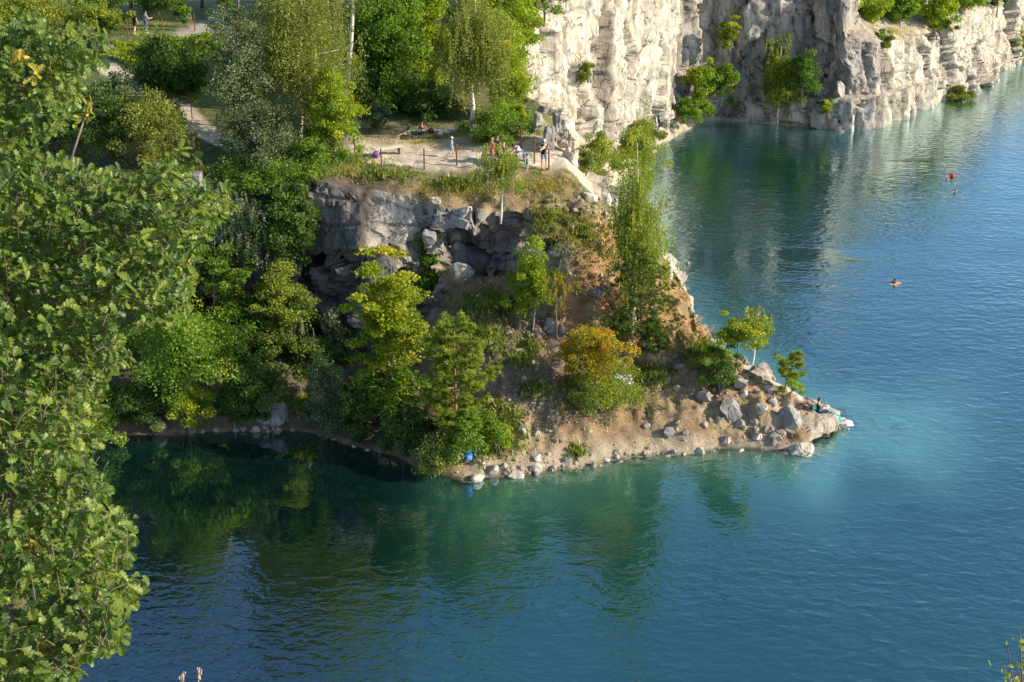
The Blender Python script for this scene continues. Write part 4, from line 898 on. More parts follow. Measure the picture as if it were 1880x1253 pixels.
tree('broad', (1472, 190), (1445, 80, 1508, 185), 'dark leafy tree beside the standing bather across the lake', 'dark', 2600, D=137, group=gw, name='leafy_tree', leaf=.24)
tree('bush', (1520, 215), (1503, 182, 1537, 215), 'bright bush on the rocks under the standing bather', 'lime', 700, D=135.6, group=gw, name='elder_bush', cat='bush', leaf=.18)
tree('bush', (1765, 188), (1738, 155, 1792, 188), 'rusty green bush at the waterline of the far wall', 'birch_olive', 1700, D=151, group=gw, name='willow_bush', cat='bush', leaf=.2)
tree('bush', (1868, 110), (1850, 50, 1885, 112), 'pale green tree at the water where the far wall bends', 'birch', 1500, D=171, group=gw, name='willow_tree', leaf=.26)
for i, (a, b, c_, d_, D_, lb, m_) in enumerate(((1545, -20, 1640, 38, 146, 'bright green tree on the far ledge, first from the grey rock face', 'lime'), (1615, -30, 1690, 45, 148, 'dark green tree with visible stem on the far ledge', 'green'),
      (1680, -25, 1760, 50, 151, 'yellow green spreading tree on the far ledge', 'lime'), (1745, -40, 1815, 20, 158, 'lime green tree on the slope above the far wall', 'lime'), (1800, -40, 1860, 10, 165, 'small green tree at the end of the far ledge', 'green'))):
    tree('broad', ((a + c_) / 2, d_ + 18), (a, b, c_, d_), lb, m_, 2600, D=D_, group=gw, name='leafy_tree', leaf=.3, tr=.1)
tree('bush', (1630, 85), (1600, 55, 1650, 88), 'tawny bush on the dry slope of the far ledge', 'herb', 900, D=142, group=gw, name='broom_bush', cat='bush', leaf=.2)
tree('bush', (1730, 60), (1700, 30, 1750, 62), 'low bush at the top edge of the far wall', 'herb', 700, D=152, group=gw, name='broom_bush', cat='bush', leaf=.2)
tree('bush', (1195, 265), (1140, 215, 1215, 265), 'grey green bush at the foot of the white wall', 'birch_olive', 1900, D=127, group=gw, name='willow_bush', cat='bush', leaf=.2)
tree('bush', (1080, 150), (1055, 105, 1100, 155), 'small bush growing in a crack of the white wall', 'birch_olive', 800, D=119, group=gw, name='elder_bush', cat='bush', leaf=.18)
for i, x in enumerate((1080, 1180, 1290, 1390, 1480)):
    tree('broad', (x, -190), (x - 60, -330, x + 60, -185), 'leafy tree on the rim high above the far wall', ('green', 'lime')[i % 2], 1500, D=(124, 138, 147, 146, 145)[i], group='trees on the rim above the far wall', name='leafy_tree', leaf=.4, tr=.15)

# ------------------------------------------------------------------ grass and low herbs (masses)
def blades(name, label, mat, spots, n, hgt, wid, seed, per=7, tmu=.4):
    r = np.random.default_rng(seed); pts = []
    for px, py in scatter_px(n, spots, seed):
        p, nn = hit(px, py)
        if p.z < .15 or p.y > 160: continue
        pts.append(p)
    c = np.array([tuple(p) for p in pts]); m = len(c)
    c = np.repeat(c, per, 0); k = len(c); s = np.repeat(r.uniform(.5, 1.3, m), per); tt = np.repeat(r.normal(tmu, .18, m), per)
    c = c + r.normal(size=(k, 3)) * np.array([.16, .16, .02])
    A_ = r.normal(size=(k, 3)) * .42 + np.array([0, 0, 1.0]); L = hgt * s * r.uniform(.6, 1.2, k)
    A_ /= np.linalg.norm(A_, axis=1)[:, None]; Bv = unit(r, k) * (wid * .5)
    V = np.stack([c - Bv, c + Bv, c + A_ * L[:, None]], 1).reshape(-1, 3)
    o = np_mesh(name, V, np.arange(k * 3).reshape(-1, 3), LM[mat], None, False, {'tint': np.repeat(np.clip(tt + r.normal(0, .12, k), 0, 1), 3)})
    tag(o, label, 'grass' if name == 'grass' else 'plants', kind='stuff')
blades('grass', 'sun bleached and green grass on the rim, banks and meadow', 'grass',
       ((860, 350, 100, 24, .05), (960, 340, 60, 12, .015), (780, 350, 60, 20, .03), (640, 312, 60, 14, .05), (1010, 340, 60, 24, .06), (990, 410, 30, 40, .03), (120, 40, 190, 60, .12), (300, 30, 60, 30, .06), (210, 230, 180, 60, .10), (800, 250, 110, 8, .04), (770, 262, 130, 12, .02), (930, 255, 60, 20, .03), (1020, 200, 40, 20, .02), (300, 100, 100, 40, .05), (1640, 60, 90, 28, .05), (60, 290, 120, 25, .04), (1060, 440, 60, 40, .04)), 11000, .20, .03, 11, tmu=.72)
blades('undergrowth', 'low leafy plants on the slopes and rim', 'herb',
       ((838, 338, 30, 9, .06), (1070, 430, 50, 40, .03), (1010, 400, 30, 30, .02), (960, 650, 40, 30, .03), (890, 620, 40, 30, .04), (1200, 690, 40, 20, .03), (900, 560, 70, 30, .07), (1110, 720, 90, 40, .08), (700, 320, 60, 12, .04), (880, 800, 60, 40, .08), (1150, 600, 40, 40, .03), (920, 780, 40, 40, .05), (430, 315, 150, 14, .06), (400, 640, 180, 60, .08), (300, 560, 200, 90, .06), (1290, 640, 60, 40, .03), (640, 295, 50, 15, .03), (1200, 250, 30, 14, .02), (560, 740, 80, 40, .03), (1060, 830, 12, 10, .01), (980, 715, 26, 14, .02)), 7000, .3, .11, 12, per=8, tmu=.45)
print('LEAVES', TREE_STAT)
# ------------------------------------------------------------------ people
def skin_mat(name, c):
    g = NG(name); f = g.attr('face')
    col = g.mix(g.ramp(f, [(.3, 0.0), (.31, 1.0)]), c, (c[0] * .75, c[1] * .42, c[2] * .38)); col = g.mix(g.ramp(f, [(.7, 0.0), (.71, 1.0)]), col, (.02, .015, .012))
    b = g.n('ShaderNodeBsdfPrincipled', i_Base_Color=col, i_Roughness=.55); b.inputs['Subsurface Weight'].default_value = .05
    return g.done(b)
M['skin_fair'] = skin_mat('fair_skin', (.62, .40, .29)); M['skin_tan'] = skin_mat('tanned_skin', (.50, .29, .19))
HAIR = {'brown': plain('brown_hair', (.07, .04, .025), .6), 'dark': plain('dark_hair', (.025, .018, .015), .5), 'ginger': plain('ginger_hair', (.22, .09, .03), .6), 'blond': plain('blond_hair', (.35, .24, .11), .6)}
CLOTH = {}
def cloth_mat(name, c, stripe=None):
    if name in CLOTH: return CLOTH[name]
    if stripe is None: m = plain(name, c, .85, .12, 25)
    else:
        g = NG(name); t = g.n('ShaderNodeTexChecker', i_Vector=g.coord(), i_Scale=14.0, i_Color1=c, i_Color2=stripe)
        m = g.done(g.n('ShaderNodeBsdfPrincipled', i_Base_Color=t.outputs[0], i_Roughness=.85))
    CLOTH[name] = m; return m
STAND = dict(tl=(-.07, .02, -1), tr=(.07, .02, -1), sl=(-.02, -.03, -1), sr=(.02, -.03, -1), ul=(-.28, 0, -1), ur=(.28, 0, -1), fl=(-.08, .22, -1), fr=(.08, .22, -1), torso=(0, .03, 1), head=(0, .08, 1))
def person(label, at, rz, h=1.72, pose=None, wear=(), skin='skin_fair', hair='brown', cap=None, long_hair=False, seat=None, pz=None, vox=.013, group=None, child=False):
    ps = dict(STAND); ps.update(pose or {}); k = h / 1.75; N = lambda v: Vector(v).normalized()
    hs = 1.22 if child else 1.0
    J = {'pel': Vector((0, 0, 0))}; T = N(ps['torso']); J['waist'] = T * .16 * k; J['chest'] = T * .38 * k; J['neck'] = T * .51 * k; Hd = N(ps['head'])
    J['head'] = J['neck'] + Hd * .165 * k * hs; yaw = ps.get('yaw', 0)
    fw = Vector((0, 1, 0)) if abs(T.y) < .8 else Vector((0, .3, -1))
    for s, e in ((-1, 'l'), (1, 'r')):
        J['hip' + e] = Vector((s * .085 * k, 0, -.03 * k)); J['sh' + e] = J['neck'] + Vector((s * .175 * k, 0, 0)) - T * .045 * k
        J['knee' + e] = J['hip' + e] + N(ps['t' + e]) * .43 * k; J['ank' + e] = J['knee' + e] + N(ps['s' + e]) * .41 * k
        ft = ps.get('foot', (0, 1, -.15)); J['toe' + e] = J['ank' + e] + N(ft) * .17 * k + Vector((s * .02, 0, -.035 * k))
        J['elb' + e] = J['sh' + e] + N(ps['u' + e]) * .285 * k; J['wri' + e] = J['elb' + e] + N(ps['f' + e]) * .25 * k; J['pal' + e] = J['wri' + e] + N(ps['f' + e]) * .085 * k
    if pz is not None: sh = Vector((0, 0, pz))
    elif seat: sh = Vector((0, 0, .105 * k))
    else:
        sh = Vector((-(J['ankl'].x + J['ankr'].x) / 2, -(J['ankl'].y + J['ankr'].y) / 2, .075 * k - min(J['ankl'].z, J['ankr'].z)))
    J = {a: v + sh for a, v in J.items()}
    bones = [('torso', 'pel', 'waist', .125, .105), ('torso', 'waist', 'chest', .105, .13), ('torso', 'chest', 'neck', .125, .075), ('neck', 'neck', 'head', .055, .055)]
    for e in 'lr':
        bones += [('torso', 'pel', 'hip' + e, .11, .10), ('torso', 'chest', 'sh' + e, .09, .062), ('uarm', 'sh' + e, 'elb' + e, .056, .042), ('farm', 'elb' + e, 'wri' + e, .042, .03), ('hand', 'wri' + e, 'pal' + e, .03, .034),
                  ('thigh', 'hip' + e, 'knee' + e, .095, .06), ('shank', 'knee' + e, 'ank' + e, .062, .04), ('foot', 'ank' + e, 'toe' + e, .042, .034)]
    mb = MB(); segs = []
    for nm, a, b, ra, rb in bones:
        A0, B0 = J[a], J[b]; ra *= k; rb *= k
        pts = [A0 + (B0 - A0) * t for t in (0, .35, .7, 1)]; bul = 1.1 if nm in ('thigh', 'shank', 'uarm') else 1.0
        mb.tube(pts, [ra, (ra * .65 + rb * .35) * bul, ra * .3 + rb * .7, rb], 10); mb.ell(A0, (ra,) * 3, nu=10, nv=7); mb.ell(B0, (rb,) * 3, nu=10, nv=7); segs.append((nm, A0, B0, ra, rb))
    for e, s in (('l', -1), ('r', 1)):                       # five unequal bent fingers on each hand
        d = N(ps['f' + e]); side = d.cross(Vector((1, 0, 0)) if abs(d.x) < .8 else Vector((0, 1, 0))).normalized(); pn = side.cross(d)
        for i, ln in enumerate((.062, .072, .067, .052)):
            b0 = J['pal' + e] + side * (i - 1.5) * .02 * k + d * .015; mid = b0 + d * ln * .55 * k; mb.tube([b0, mid, mid + (d * .7 + pn * .5) * ln * .5 * k], [.010 * k, .0095 * k, .008 * k], 6)
        b0 = J['wri' + e] + side * -.03 * k + d * .03; mb.tube([b0, b0 + (d * .7 - side * .7) * .03 * k, b0 + (d - side * .45) * .06 * k], [.012 * k, .011 * k, .009 * k], 6)
        segs.append(('hand', J['pal' + e], J['pal' + e] + d * .08 * k, .03 * k, .02 * k))
    # head: skull, jaw, nose, ears, in a frame turned with the neck
    hx = Vector((1, 0, 0)); hz = Hd; hy = hz.cross(hx).normalized(); hx = hy.cross(hz); Rh = Matrix((hx, hy, hz)).transposed() @ Matrix.Rotation(yaw, 3, 'Z'); s_ = k * hs; hc = J['head']; L2W = lambda v: hc + Rh @ (Vector(v) * s_)
    mb.ell(L2W((0, -.008, .03)), (.076 * s_, .095 * s_, .093 * s_), Rh, 14, 10); mb.ell(L2W((0, .022, -.045)), (.055 * s_, .062 * s_, .066 * s_), Rh, 12, 8)
    mb.tube([L2W((0, .085, .028)), L2W((0, .108, -.012)), L2W((0, .085, -.02))], [.009 * s_, .016 * s_, .010 * s_], 6)
    for q in (-1, 1): mb.ell(L2W((q * .078, -.005, .0)), (.012 * s_, .02 * s_, .03 * s_), Rh, 8, 6)
    me = bpy.data.meshes.new('body'); ob = bpy.data.objects.new('tmp', me)
    allV = np.concatenate(mb.V); fq = np.concatenate(mb.Q).tolist() + np.concatenate(mb.T).tolist(); me.from_pydata(allV.tolist(), [], fq); COL.objects.link(ob)
    md = ob.modifiers.new('r', 'REMESH'); md.mode = 'VOXEL'; md.voxel_size = vox
    dg = bpy.context.evaluated_depsgraph_get(); m2 = bpy.data.meshes.new_from_object(ob.evaluated_get(dg)); bpy.data.objects.remove(ob)
    V = np.empty(len(m2.vertices) * 3); m2.vertices.foreach_get('co', V); V = V.reshape(-1, 3); E = np.empty(len(m2.edges) * 2, np.int32); m2.edges.foreach_get('vertices', E); E = E.reshape(-1, 2)
    F = np.array([list(p.vertices) for p in m2.polygons if len(p.vertices) == 4])
    deg = np.bincount(E.ravel(), minlength=len(V))[:, None]
    for _ in range(3):
        S = np.zeros_like(V); np.add.at(S, E[:, 0], V[E[:, 1]]); np.add.at(S, E[:, 1], V[E[:, 0]]); V = V * .5 + .5 * S / np.maximum(deg, 1)
    hl = (V - np.array(hc)) @ np.array(Rh) / s_
    face = np.zeros(len(V)); fm = (hl[:, 1] > .05)
    for q in (-1, 1): face[fm & (np.hypot(hl[:, 0] - q * .032, hl[:, 2] - .018) < .013)] = 1
    face[fm & (np.abs(hl[:, 0]) < .024) & (np.abs(hl[:, 2] + .052) < .009)] = .5
    best = np.full(len(V), 9.); lab = np.zeros(len(V), int); tv = np.zeros(len(V)); names = []
    for i, (nm, a, b, ra, rb) in enumerate(segs):
        a, b = np.array(a), np.array(b); ab = b - a; t = np.clip(((V - a) @ ab) / (ab @ ab), 0, 1); d = np.linalg.norm(V - a - t[:, None] * ab, axis=1) - (ra + (rb - ra) * t)
        m = d < best; best[m] = d[m]; lab[m] = i; tv[m] = t[m]; names.append(nm)
    isn = lambda n: np.array([x == n for x in names])[lab]
    headm = (np.linalg.norm(hl * (1, .85, .8), axis=1) < .13) & ~(isn('torso') & (hl[:, 2] < -.09))
    # rise along the trunk: 0 at the hips, 1 at the neck
    ta = np.array(T); rise = ((V - np.array(J['pel'])) @ ta) / (.51 * k)
    pred = {'shirt': (isn('torso') & (rise > -.08) & (rise < 1.0)) | (isn('uarm') & (tv < .62)), 'tank': isn('torso') & (rise > -.1) & (rise < .93), 'shorts': (isn('torso') & (rise < .17)) | (isn('thigh') & (tv < .68)),
            'trousers': (isn('torso') & (rise < .17)) | isn('thigh') | (isn('shank') & (tv < .9)), 'swimsuit': (isn('torso') & (rise < .86)) | (isn('thigh') & (tv < .06)), 'dress': (isn('torso') & (rise < .92)) | (isn('thigh') & (tv < .5)),
            'bikini': isn('torso') & (((rise > .52) & (rise < .74)) | (rise < .08)), 'trunks': (isn('torso') & (rise < .14)) | (isn('thigh') & (tv < .45)), 'shoes': isn('foot')}
    nrm = np.empty(len(V) * 3); m2.vertices.foreach_set('co', V.ravel()); m2.update(); m2.vertices.foreach_get('normal', nrm); nrm = nrm.reshape(-1, 3)
    root = empty('person', at, rz); tag(root, label, 'person', group)
    np_mesh('body', V, F, M[skin], root, True, {'face': face})
    def shell(name, mask, off, mat, push=None):
        fm_ = F[mask[F].all(1)]
        if not len(fm_): return
        u, inv = np.unique(fm_, return_inverse=True); o = V[u] + nrm[u] * off
        if push is not None: o = o + push(u)
        nI = len(u); f0 = inv.reshape(-1, 4); inner = V[u] - nrm[u] * .004
        ed = np.sort(np.concatenate([f0[:, [0, 1]], f0[:, [1, 2]], f0[:, [2, 3]], f0[:, [3, 0]]]), 1); key_ = ed[:, 0] * nI + ed[:, 1]; uq, ct = np.unique(key_, return_counts=True); bd = uq[ct == 1]
        rim = np.stack([bd // nI, bd % nI, bd % nI + nI, bd // nI + nI], 1)
        np_mesh(name, np.concatenate([o, inner]), np.concatenate([f0, rim]), mat, root, True)
    for (nm, key_, c) in wear: shell(nm, pred[key_] & ~headm, .014 if key_ in ('shirt', 'shorts', 'trousers', 'dress') else .008, c)
    hm = headm & ((hl[:, 2] > .052) | ((hl[:, 1] < .012) & (hl[:, 2] > (-.07 if not long_hair else -.14))) )
    if cap is None or long_hair or True: shell('hair', hm, .014 * s_, HAIR[hair])
    if cap is not None:
        shell('cap', headm & (hl[:, 2] > .045), .026 * s_, cap)
        bm_ = MB(); bm_.ell(L2W((0, .115, .052)), (.065 * s_, .07 * s_, .010 * s_), Rh, 12, 6); bm_.build('cap_brim', cap, root, True)
    if long_hair:
        t = MB(); t.tube([L2W((0, -.085, .04)), L2W((0, -.115, -.06)), L2W((0, -.10, -.19)), L2W((0, -.09, -.27))], [.05 * s_, .065 * s_, .055 * s_, .02], 8); t.build('ponytail', HAIR[hair], root, True)
    return root
black = cloth_mat('black_cotton', (.02, .02, .023)); navy = cloth_mat('navy_cloth', (.02, .03, .075)); teal = cloth_mat('teal_cloth', (.02, .34, .36)); white = cloth_mat('white_cotton', (.72, .72, .72)); coral = cloth_mat('coral_cloth', (.68, .19, .13))
plaid = cloth_mat('plaid_cloth', (.10, .12, .19), (.42, .44, .50)); blue = cloth_mat('light_blue_cloth', (.20, .45, .66)); pinkw = cloth_mat('pale_pink_cotton', (.74, .60, .63)); greenc = cloth_mat('green_cotton', (.04, .22, .10)); yellow = cloth_mat('yellow_cotton', (.60, .45, .08)); denim = cloth_mat('denim', (.09, .14, .26)); gpat = cloth_mat('grey_patterned_cotton', (.25, .23, .25), (.55, .5, .5)); brownc = cloth_mat('brown_cotton', (.16, .08, .05)); red = cloth_mat('red_plastic', (.70, .03, .04))
at = lambda x, y: hit(x, y)[0]
gpl = 'people on the sandy plateau'
person('man in black top, white cap and plaid shorts leaning on a fence post', at(999, 312), math.pi + .25, 1.82, dict(ul=(.55, .35, -.35), ur=(-.9, .25, .15), fl=(.75, .65, -.1), fr=(.75, .6, -.3), torso=(.05, .08, 1)), [('tank_top', 'shirt', black), ('shorts', 'shorts', plaid), ('shoes', 'shoes', black)], cap=white, group=gpl)
person('toddler in turquoise top and sun hat reaching towards a crouching adult', at(968, 314), math.pi / 2 + .3, .98, dict(ul=(-.2, .9, -.2), ur=(.2, .9, -.3), fl=(0, 1, .1), fr=(0, 1, .0)), [('top', 'dress', teal)], cap=teal, group=gpl, child=True)
bseat = at(957, 296)
person('adult in pale pink shirt and blue shorts bent forward on a seat', bseat + Vector((0, 0, .42)), math.pi / 2 + .55, 1.74, dict(torso=(0, .75, .8), head=(0, .8, .45), tl=(-.2, 1, -.05), tr=(.2, 1, -.05), sl=(0, .1, -1), sr=(0, .1, -1), ul=(-.15, .65, -.8), ur=(.15, .65, -.8), fl=(0, .6, -.7), fr=(0, .6, -.7)), [('shirt', 'shirt', pinkw), ('shorts', 'shorts', blue)], hair='brown', seat=True, group=gpl)
person('woman in coral swimsuit and skirt standing by the second bench', at(903, 303), -math.pi / 2 + .5, 1.62, dict(ul=(-.15, .25, -1), ur=(.2, .4, -1), fl=(.05, .7, -.5), fr=(-.1, .8, -.3)), [('dress', 'dress', coral)], hair='blond', skin='skin_tan', group=gpl)
person('person in black standing behind the young birch on the plateau', at(912, 300), math.pi + .8, 1.68, dict(ul=(-.2, .4, -1), fl=(.2, .8, -.2)), [('shirt', 'shirt', black), ('trousers', 'trousers', black)], hair='brown', group=gpl, skin='skin_tan')
person('person with blond hair in brown shirt sitting behind the young birch', at(925, 300) + Vector((0, 0, .40)), math.pi - .3, 1.66, dict(tl=(-.15, 1, -.05), tr=(.15, 1, -.05), sl=(0, .05, -1), sr=(0, .05, -1), ul=(-.2, .5, -.8), ur=(.2, .5, -.8), fl=(.2, .8, -.3), fr=(-.2, .8, -.3)), [('shirt', 'shirt', brownc), ('trousers', 'trousers', black)], hair='blond', seat=True, group=gpl)
person('child in white sun hat and pale blue swimsuit walking across the sand', at(826, 289), -math.pi / 2, 1.2, dict(tl=(-.03, .35, -1), sl=(0, .02, -1), tr=(.03, -.3, -1), sr=(0, -.85, -.7), ul=(-.12, -.25, -1), ur=(.12, .3, -1), fl=(-.05, -.05, -1), fr=(.05, .4, -1)), [('swimsuit', 'dress', blue)], cap=white, group=gpl, child=True)
gpi = 'picnickers in the shade at the wood edge'
person('picnicker in green shirt sitting with bare legs stretched on the grass', at(750, 249), math.pi / 2 + .35, 1.68, dict(torso=(0, -.15, 1), tl=(-.12, 1, .25), tr=(.12, 1, .45), sl=(-.05, 1, -.3), sr=(.05, .8, -.65), ul=(-.2, .4, -.8), ur=(.2, .5, -.8), fl=(.1, .9, -.2), fr=(-.1, .9, -.1)), [('shirt', 'shirt', greenc), ('trunks', 'trunks', brownc)], seat=True, hair='brown', group=gpi, skin='skin_tan')
person('picnicker in bikini top and dark trousers leaning back on a blanket', at(774, 248), math.pi - .3, 1.66, dict(torso=(0, -.25, 1), tl=(-.3, .8, .5), tr=(.3, .8, .5), sl=(.35, .5, -.75), sr=(-.35, .5, -.75), ul=(-.35, -.35, -.8), ur=(.35, -.35, -.8), fl=(-.1, -.2, -1), fr=(.1, -.2, -1)), [('bikini', 'bikini', navy), ('trousers', 'trousers', navy)], seat=True, hair='dark', long_hair=True, group=gpi, skin='skin_tan')
gwk = 'walkers on the upper path'
person('walker in black shirt with reddish hair on the upper path', at(247, 64), -.6, 1.8, dict(ul=(-.25, .1, -1), fl=(.1, .5, -.8), tl=(-.05, .25, -1), tr=(.05, -.25, -1), sr=(0, -.4, -1)), [('shirt', 'shirt', black), ('shorts', 'shorts', navy)], hair='ginger', group=gwk, vox=.016)
person('walker in grey patterned shirt and jeans on the upper path', at(268, 62), -.9, 1.74, dict(ur=(.3, .4, -.8), fr=(-.2, .9, .1), tl=(-.05, .2, -1), tr=(.05, -.2, -1), sr=(0, -.3, -1)), [('shirt', 'shirt', gpat), ('trousers', 'trousers', denim)], hair='brown', group=gwk, vox=.016)
gfar = 'bathers across the lake'
person('person in green top standing at the foot of the white wall', at(1209, 238), -1.2, 1.7, dict(tl=(-.1, .3, -1), sl=(0, -.2, -1)), [('shirt', 'shirt', cloth_mat('sea_green_cotton', (.02, .25, .18))), ('trousers', 'trousers', navy)], hair='dark', group=gfar, vox=.02)
person('person in yellow top and turquoise shorts at the foot of the white wall', at(1226, 239), 2.6, 1.68, dict(ul=(-.3, .5, -.6), fl=(.3, .8, .2)), [('tank_top', 'tank', yellow), ('shorts', 'shorts', teal)], hair='blond', group=gfar, vox=.02, skin='skin_tan')
p0 = at(1515, 160)
person('shirtless bather in black shorts standing on a boulder across the lake', p0 + Vector((0, 0, .3)), 2.6, 1.76, dict(ul=(-.3, .2, -1), ur=(.3, .2, -1)), [('shorts', 'shorts', black)], hair='dark', group=gfar, vox=.02, skin='skin_tan')
tipc = P(1503, 758, z=.9)
tg = hit(1503, 759)[0]
person('woman in dark swimsuit sitting on a turquoise towel at the rocky tip', Vector((tg.x, tg.y, tg.z + .05)), -math.pi / 2 - .12, 1.68, dict(torso=(0, -.12, 1), head=(0, .25, 1), tl=(-.1, 1, .12), tr=(.1, 1, .42), sl=(0, 1, -.22), sr=(0, .85, -.55), ul=(-.2, .5, -.75), ur=(.12, .75, -.5), fl=(.2, .9, -.1), fr=(-.1, .45, .9)), [('swimsuit', 'swimsuit', navy)], hair='brown', long_hair=False, seat=True, skin='skin_tan')
gs = 'swimmers far out in the lake'
def swimmer(px, py, rz, label, wear, hair, cap=None, up=False):
    b = P(px, py, z=0); b.z = 0
    return person(label, b, rz, 1.72, dict(torso=(0, 1, .42) if not up else (0, .5, 1), head=(0, .45, 1), tl=(-.15, -1, -.35), tr=(.15, -1, -.25), sl=(-.1, -1, -.1), sr=(.1, -1, -.3), ul=(-.6, .9, -.05), ur=(.6, .7, -.05), fl=(-.1, 1, .05), fr=(.1, 1, .0), foot=(0, -.6, -.6)), wear, hair=hair, cap=cap, pz=-.13 if not up else -.45, group=gs, vox=.02, skin='skin_tan')
swimmer(1656, 520, math.pi / 2 + .1, 'swimmer in orange swimsuit on the ruffled water nearest the point', [('swimsuit', 'swimsuit', cloth_mat('orange_fabric', (.75, .20, .08)))], 'dark')
swimmer(1744, 329, math.pi / 2, 'swimmer with pale cap beside the red float', [('trunks', 'trunks', navy)], 'brown', white, True)
swimmer(1760, 352, math.pi / 2, 'swimmer with bare shoulders behind the red float', [('trunks', 'trunks', black)], 'ginger', None, True)
fl = empty('swim_buoy', P(1748, 325, z=0)); tag(fl, 'bright red inflatable float towed by a swimmer', 'swim buoy'); m = MB(); m.ell((0, 0, .12), (.19, .17, .17), None, 16, 10); m.build('float', red, fl, True); m = MB(); m.tube([(-.15, 0, .06), (-.4, -.1, .02), (-.6, -.15, .05)], .012, 5); m.build('tow_line', black, fl); m = MB(); m.tube([(-.07, 0, .28), (0, 0, .32), (.07, 0, .28)], .012, 6); m.build('handle', black, fl, True)

# ------------------------------------------------------------------ things people left
def draped(name, label, cat, at_, w, d, rz, mat, amp=.04, seed=1, n=22):
    b = at_; X, Y = np.meshgrid(np.linspace(-w / 2, w / 2, n), np.linspace(-d / 2, d / 2, n), indexing='ij'); c, s = math.cos(rz), math.sin(rz)
    wx = b.x + X * c - Y * s; wy = b.y + X * s + Y * c; Z = np.array([(ground(x, y) if ground(x, y) is not None else b.z) for x, y in zip(wx.ravel(), wy.ravel())]).reshape(n, n)
    p = np.stack([X.ravel() * 3, Y.ravel() * 3, np.full(n * n, seed)], 1); Z = np.minimum(np.maximum(Z, b.z - .25), b.z + .25) - b.z + .03 + amp * (1 + fbm(p, 3, seed).reshape(n, n))
    V = np.stack([wx.ravel() - b.x, wy.ravel() - b.y, Z.ravel()], 1); o = np_mesh(name, V, grid_faces(n, n), mat, None, True, loc=b)
    md = o.modifiers.new('thickness', 'SOLIDIFY'); md.thickness = .015
    return tag(o, label, cat)
draped('towel', 'turquoise towel spread under the woman on the rocky tip', 'towel', Vector((tg.x + .25, tg.y - .05, tg.z - .02)), 1.9, .85, -.05, cloth_mat('turquoise_terry', (.02, .42, .52)), .02, 3)
draped('picnic_blanket', 'dark blue picnic blanket in the shade of the wood', 'blanket', at(772, 250), 2.4, 1.5, .1, navy, .02, 4)
draped('blanket', 'grey mat spread on the dry grass beside the picnic', 'mat', at(812, 243), 1.7, .8, .2, cloth_mat('grey_fleece', (.30, .29, .31)), .03, 5)
draped('towel', 'crumpled white and lilac towel dropped beside the orange bush', 'towel', at(1147, 703), .85, .6, .3, cloth_mat('lilac_terry', (.55, .55, .78), (.72, .74, .80)), .14, 6)
draped('shirt', 'small green cloth lying by the orange bush', 'clothing', at(1128, 697), .4, .3, .1, cloth_mat('mint_cotton', (.15, .5, .35)), .1, 7)
draped('towel', 'black cloth lying behind the woman on the rocky tip', 'towel', at(1482, 752), .6, .4, .3, black, .06, 8)
def bag(name, label, at_, w, d, h, mat, mat2, rz=0, straps=True):
    r = empty(name, at_, rz); tag(r, label, 'bag' if name != 'backpack' else 'backpack')
    V, F = ICO[3]; V = np.sign(V) * np.abs(V) ** .62 * (w / 2, d / 2, h / 2); V[:, :2] *= (1 - .18 * V[:, 2:3] / (h / 2)); V *= (1 + .05 * fbm(V * 9, 2, 4))[:, None]
    np_mesh('bag_body', V + (0, 0, h / 2 - .02), F, mat, r, True)
    V2 = np.sign(ICO[2][0]) * np.abs(ICO[2][0]) ** .6 * (w * .36, d * .22, h * .22); np_mesh('pocket', V2 + (0, -d * .5, h * .3), ICO[2][1], mat2, r, True)
    m = MB(); m.tube([(-w * .15, 0, h * .94), (-w * .08, 0, h * 1.06), (w * .08, 0, h * 1.06), (w * .15, 0, h * .94)], .012, 6); m.build('handle', mat2, r, True)
    if straps:
        for s in (-1, 1): m = MB(); m.tube([(s * w * .22, d * .4, h * .9), (s * w * .34, d * .75, h * .55), (s * w * .3, d * .45, h * .1)], .022, 6); m.build('shoulder_strap', mat2, r, True)
    return r
bb = at(860, 842); bag('backpack', 'bright blue backpack standing among the shore bushes', bb + Vector((0, -.25, .05)), .42, .32, .62, cloth_mat('bright_blue_nylon', (.03, .14, .62)), cloth_mat('pale_blue_nylon', (.12, .30, .75)), .2)
bag('bag', 'purple bag on the sand at the end of the pale bench', at(690, 290), .34, .3, .42, cloth_mat('purple_cloth', (.20, .07, .36)), cloth_mat('dark_purple_cloth', (.08, .03, .14)), .1, False)
bag('bag', 'white carrier bag on the dry grass beside the grey mat', at(808, 250), .36, .25, .28, white, cloth_mat('light_grey_cloth', (.5, .5, .52)), .4, False)
bag('backpack', 'dark backpack lying next to the picnic blanket', at(792, 247), .36, .3, .4, cloth_mat('aubergine_nylon', (.06, .03, .06)), black, .6)
# ------------------------------------------------------------------ benches, block, fences
M['pale_wood'] = plain('weathered_pale_wood', (.66, .56, .38), .75, .2, 5); M['grey_wood'] = plain('grey_bench_wood', (.33, .27, .21), .8, .2, 6); M['steel'] = plain('dark_steel', (.07, .06, .055), .6); M['rust'] = plain('rusty_steel', (.16, .07, .045), .8, .3, 7)
def bench(p, q, label, mat, h=.5, w=.42):
    a, b = at(*p), at(*q); d = b - a; ln = Vector((d.x, d.y, 0)).length; rz = math.atan2(d.y, d.x); r = empty('bench', a, rz); tag(r, label, 'bench')
    m = MB()
    for k in (-1, 1): m.box((ln / 2, k * w * .26, h), (ln + .2, w * .46, .06))
    m.build('seat', mat, r)
    for x in (.12, ln - .12):
        z = (ground(*(a + Vector((math.cos(rz) * x, math.sin(rz) * x, 0))).xy) or a.z) - a.z
        m = MB(); m.box((x, 0, (h + z) / 2 - .04), (.09, w * .7, h - z + .02)); m.box((x, 0, h - .045), (.10, w * .9, .03)); m.build('leg', M['grey_wood'], r)
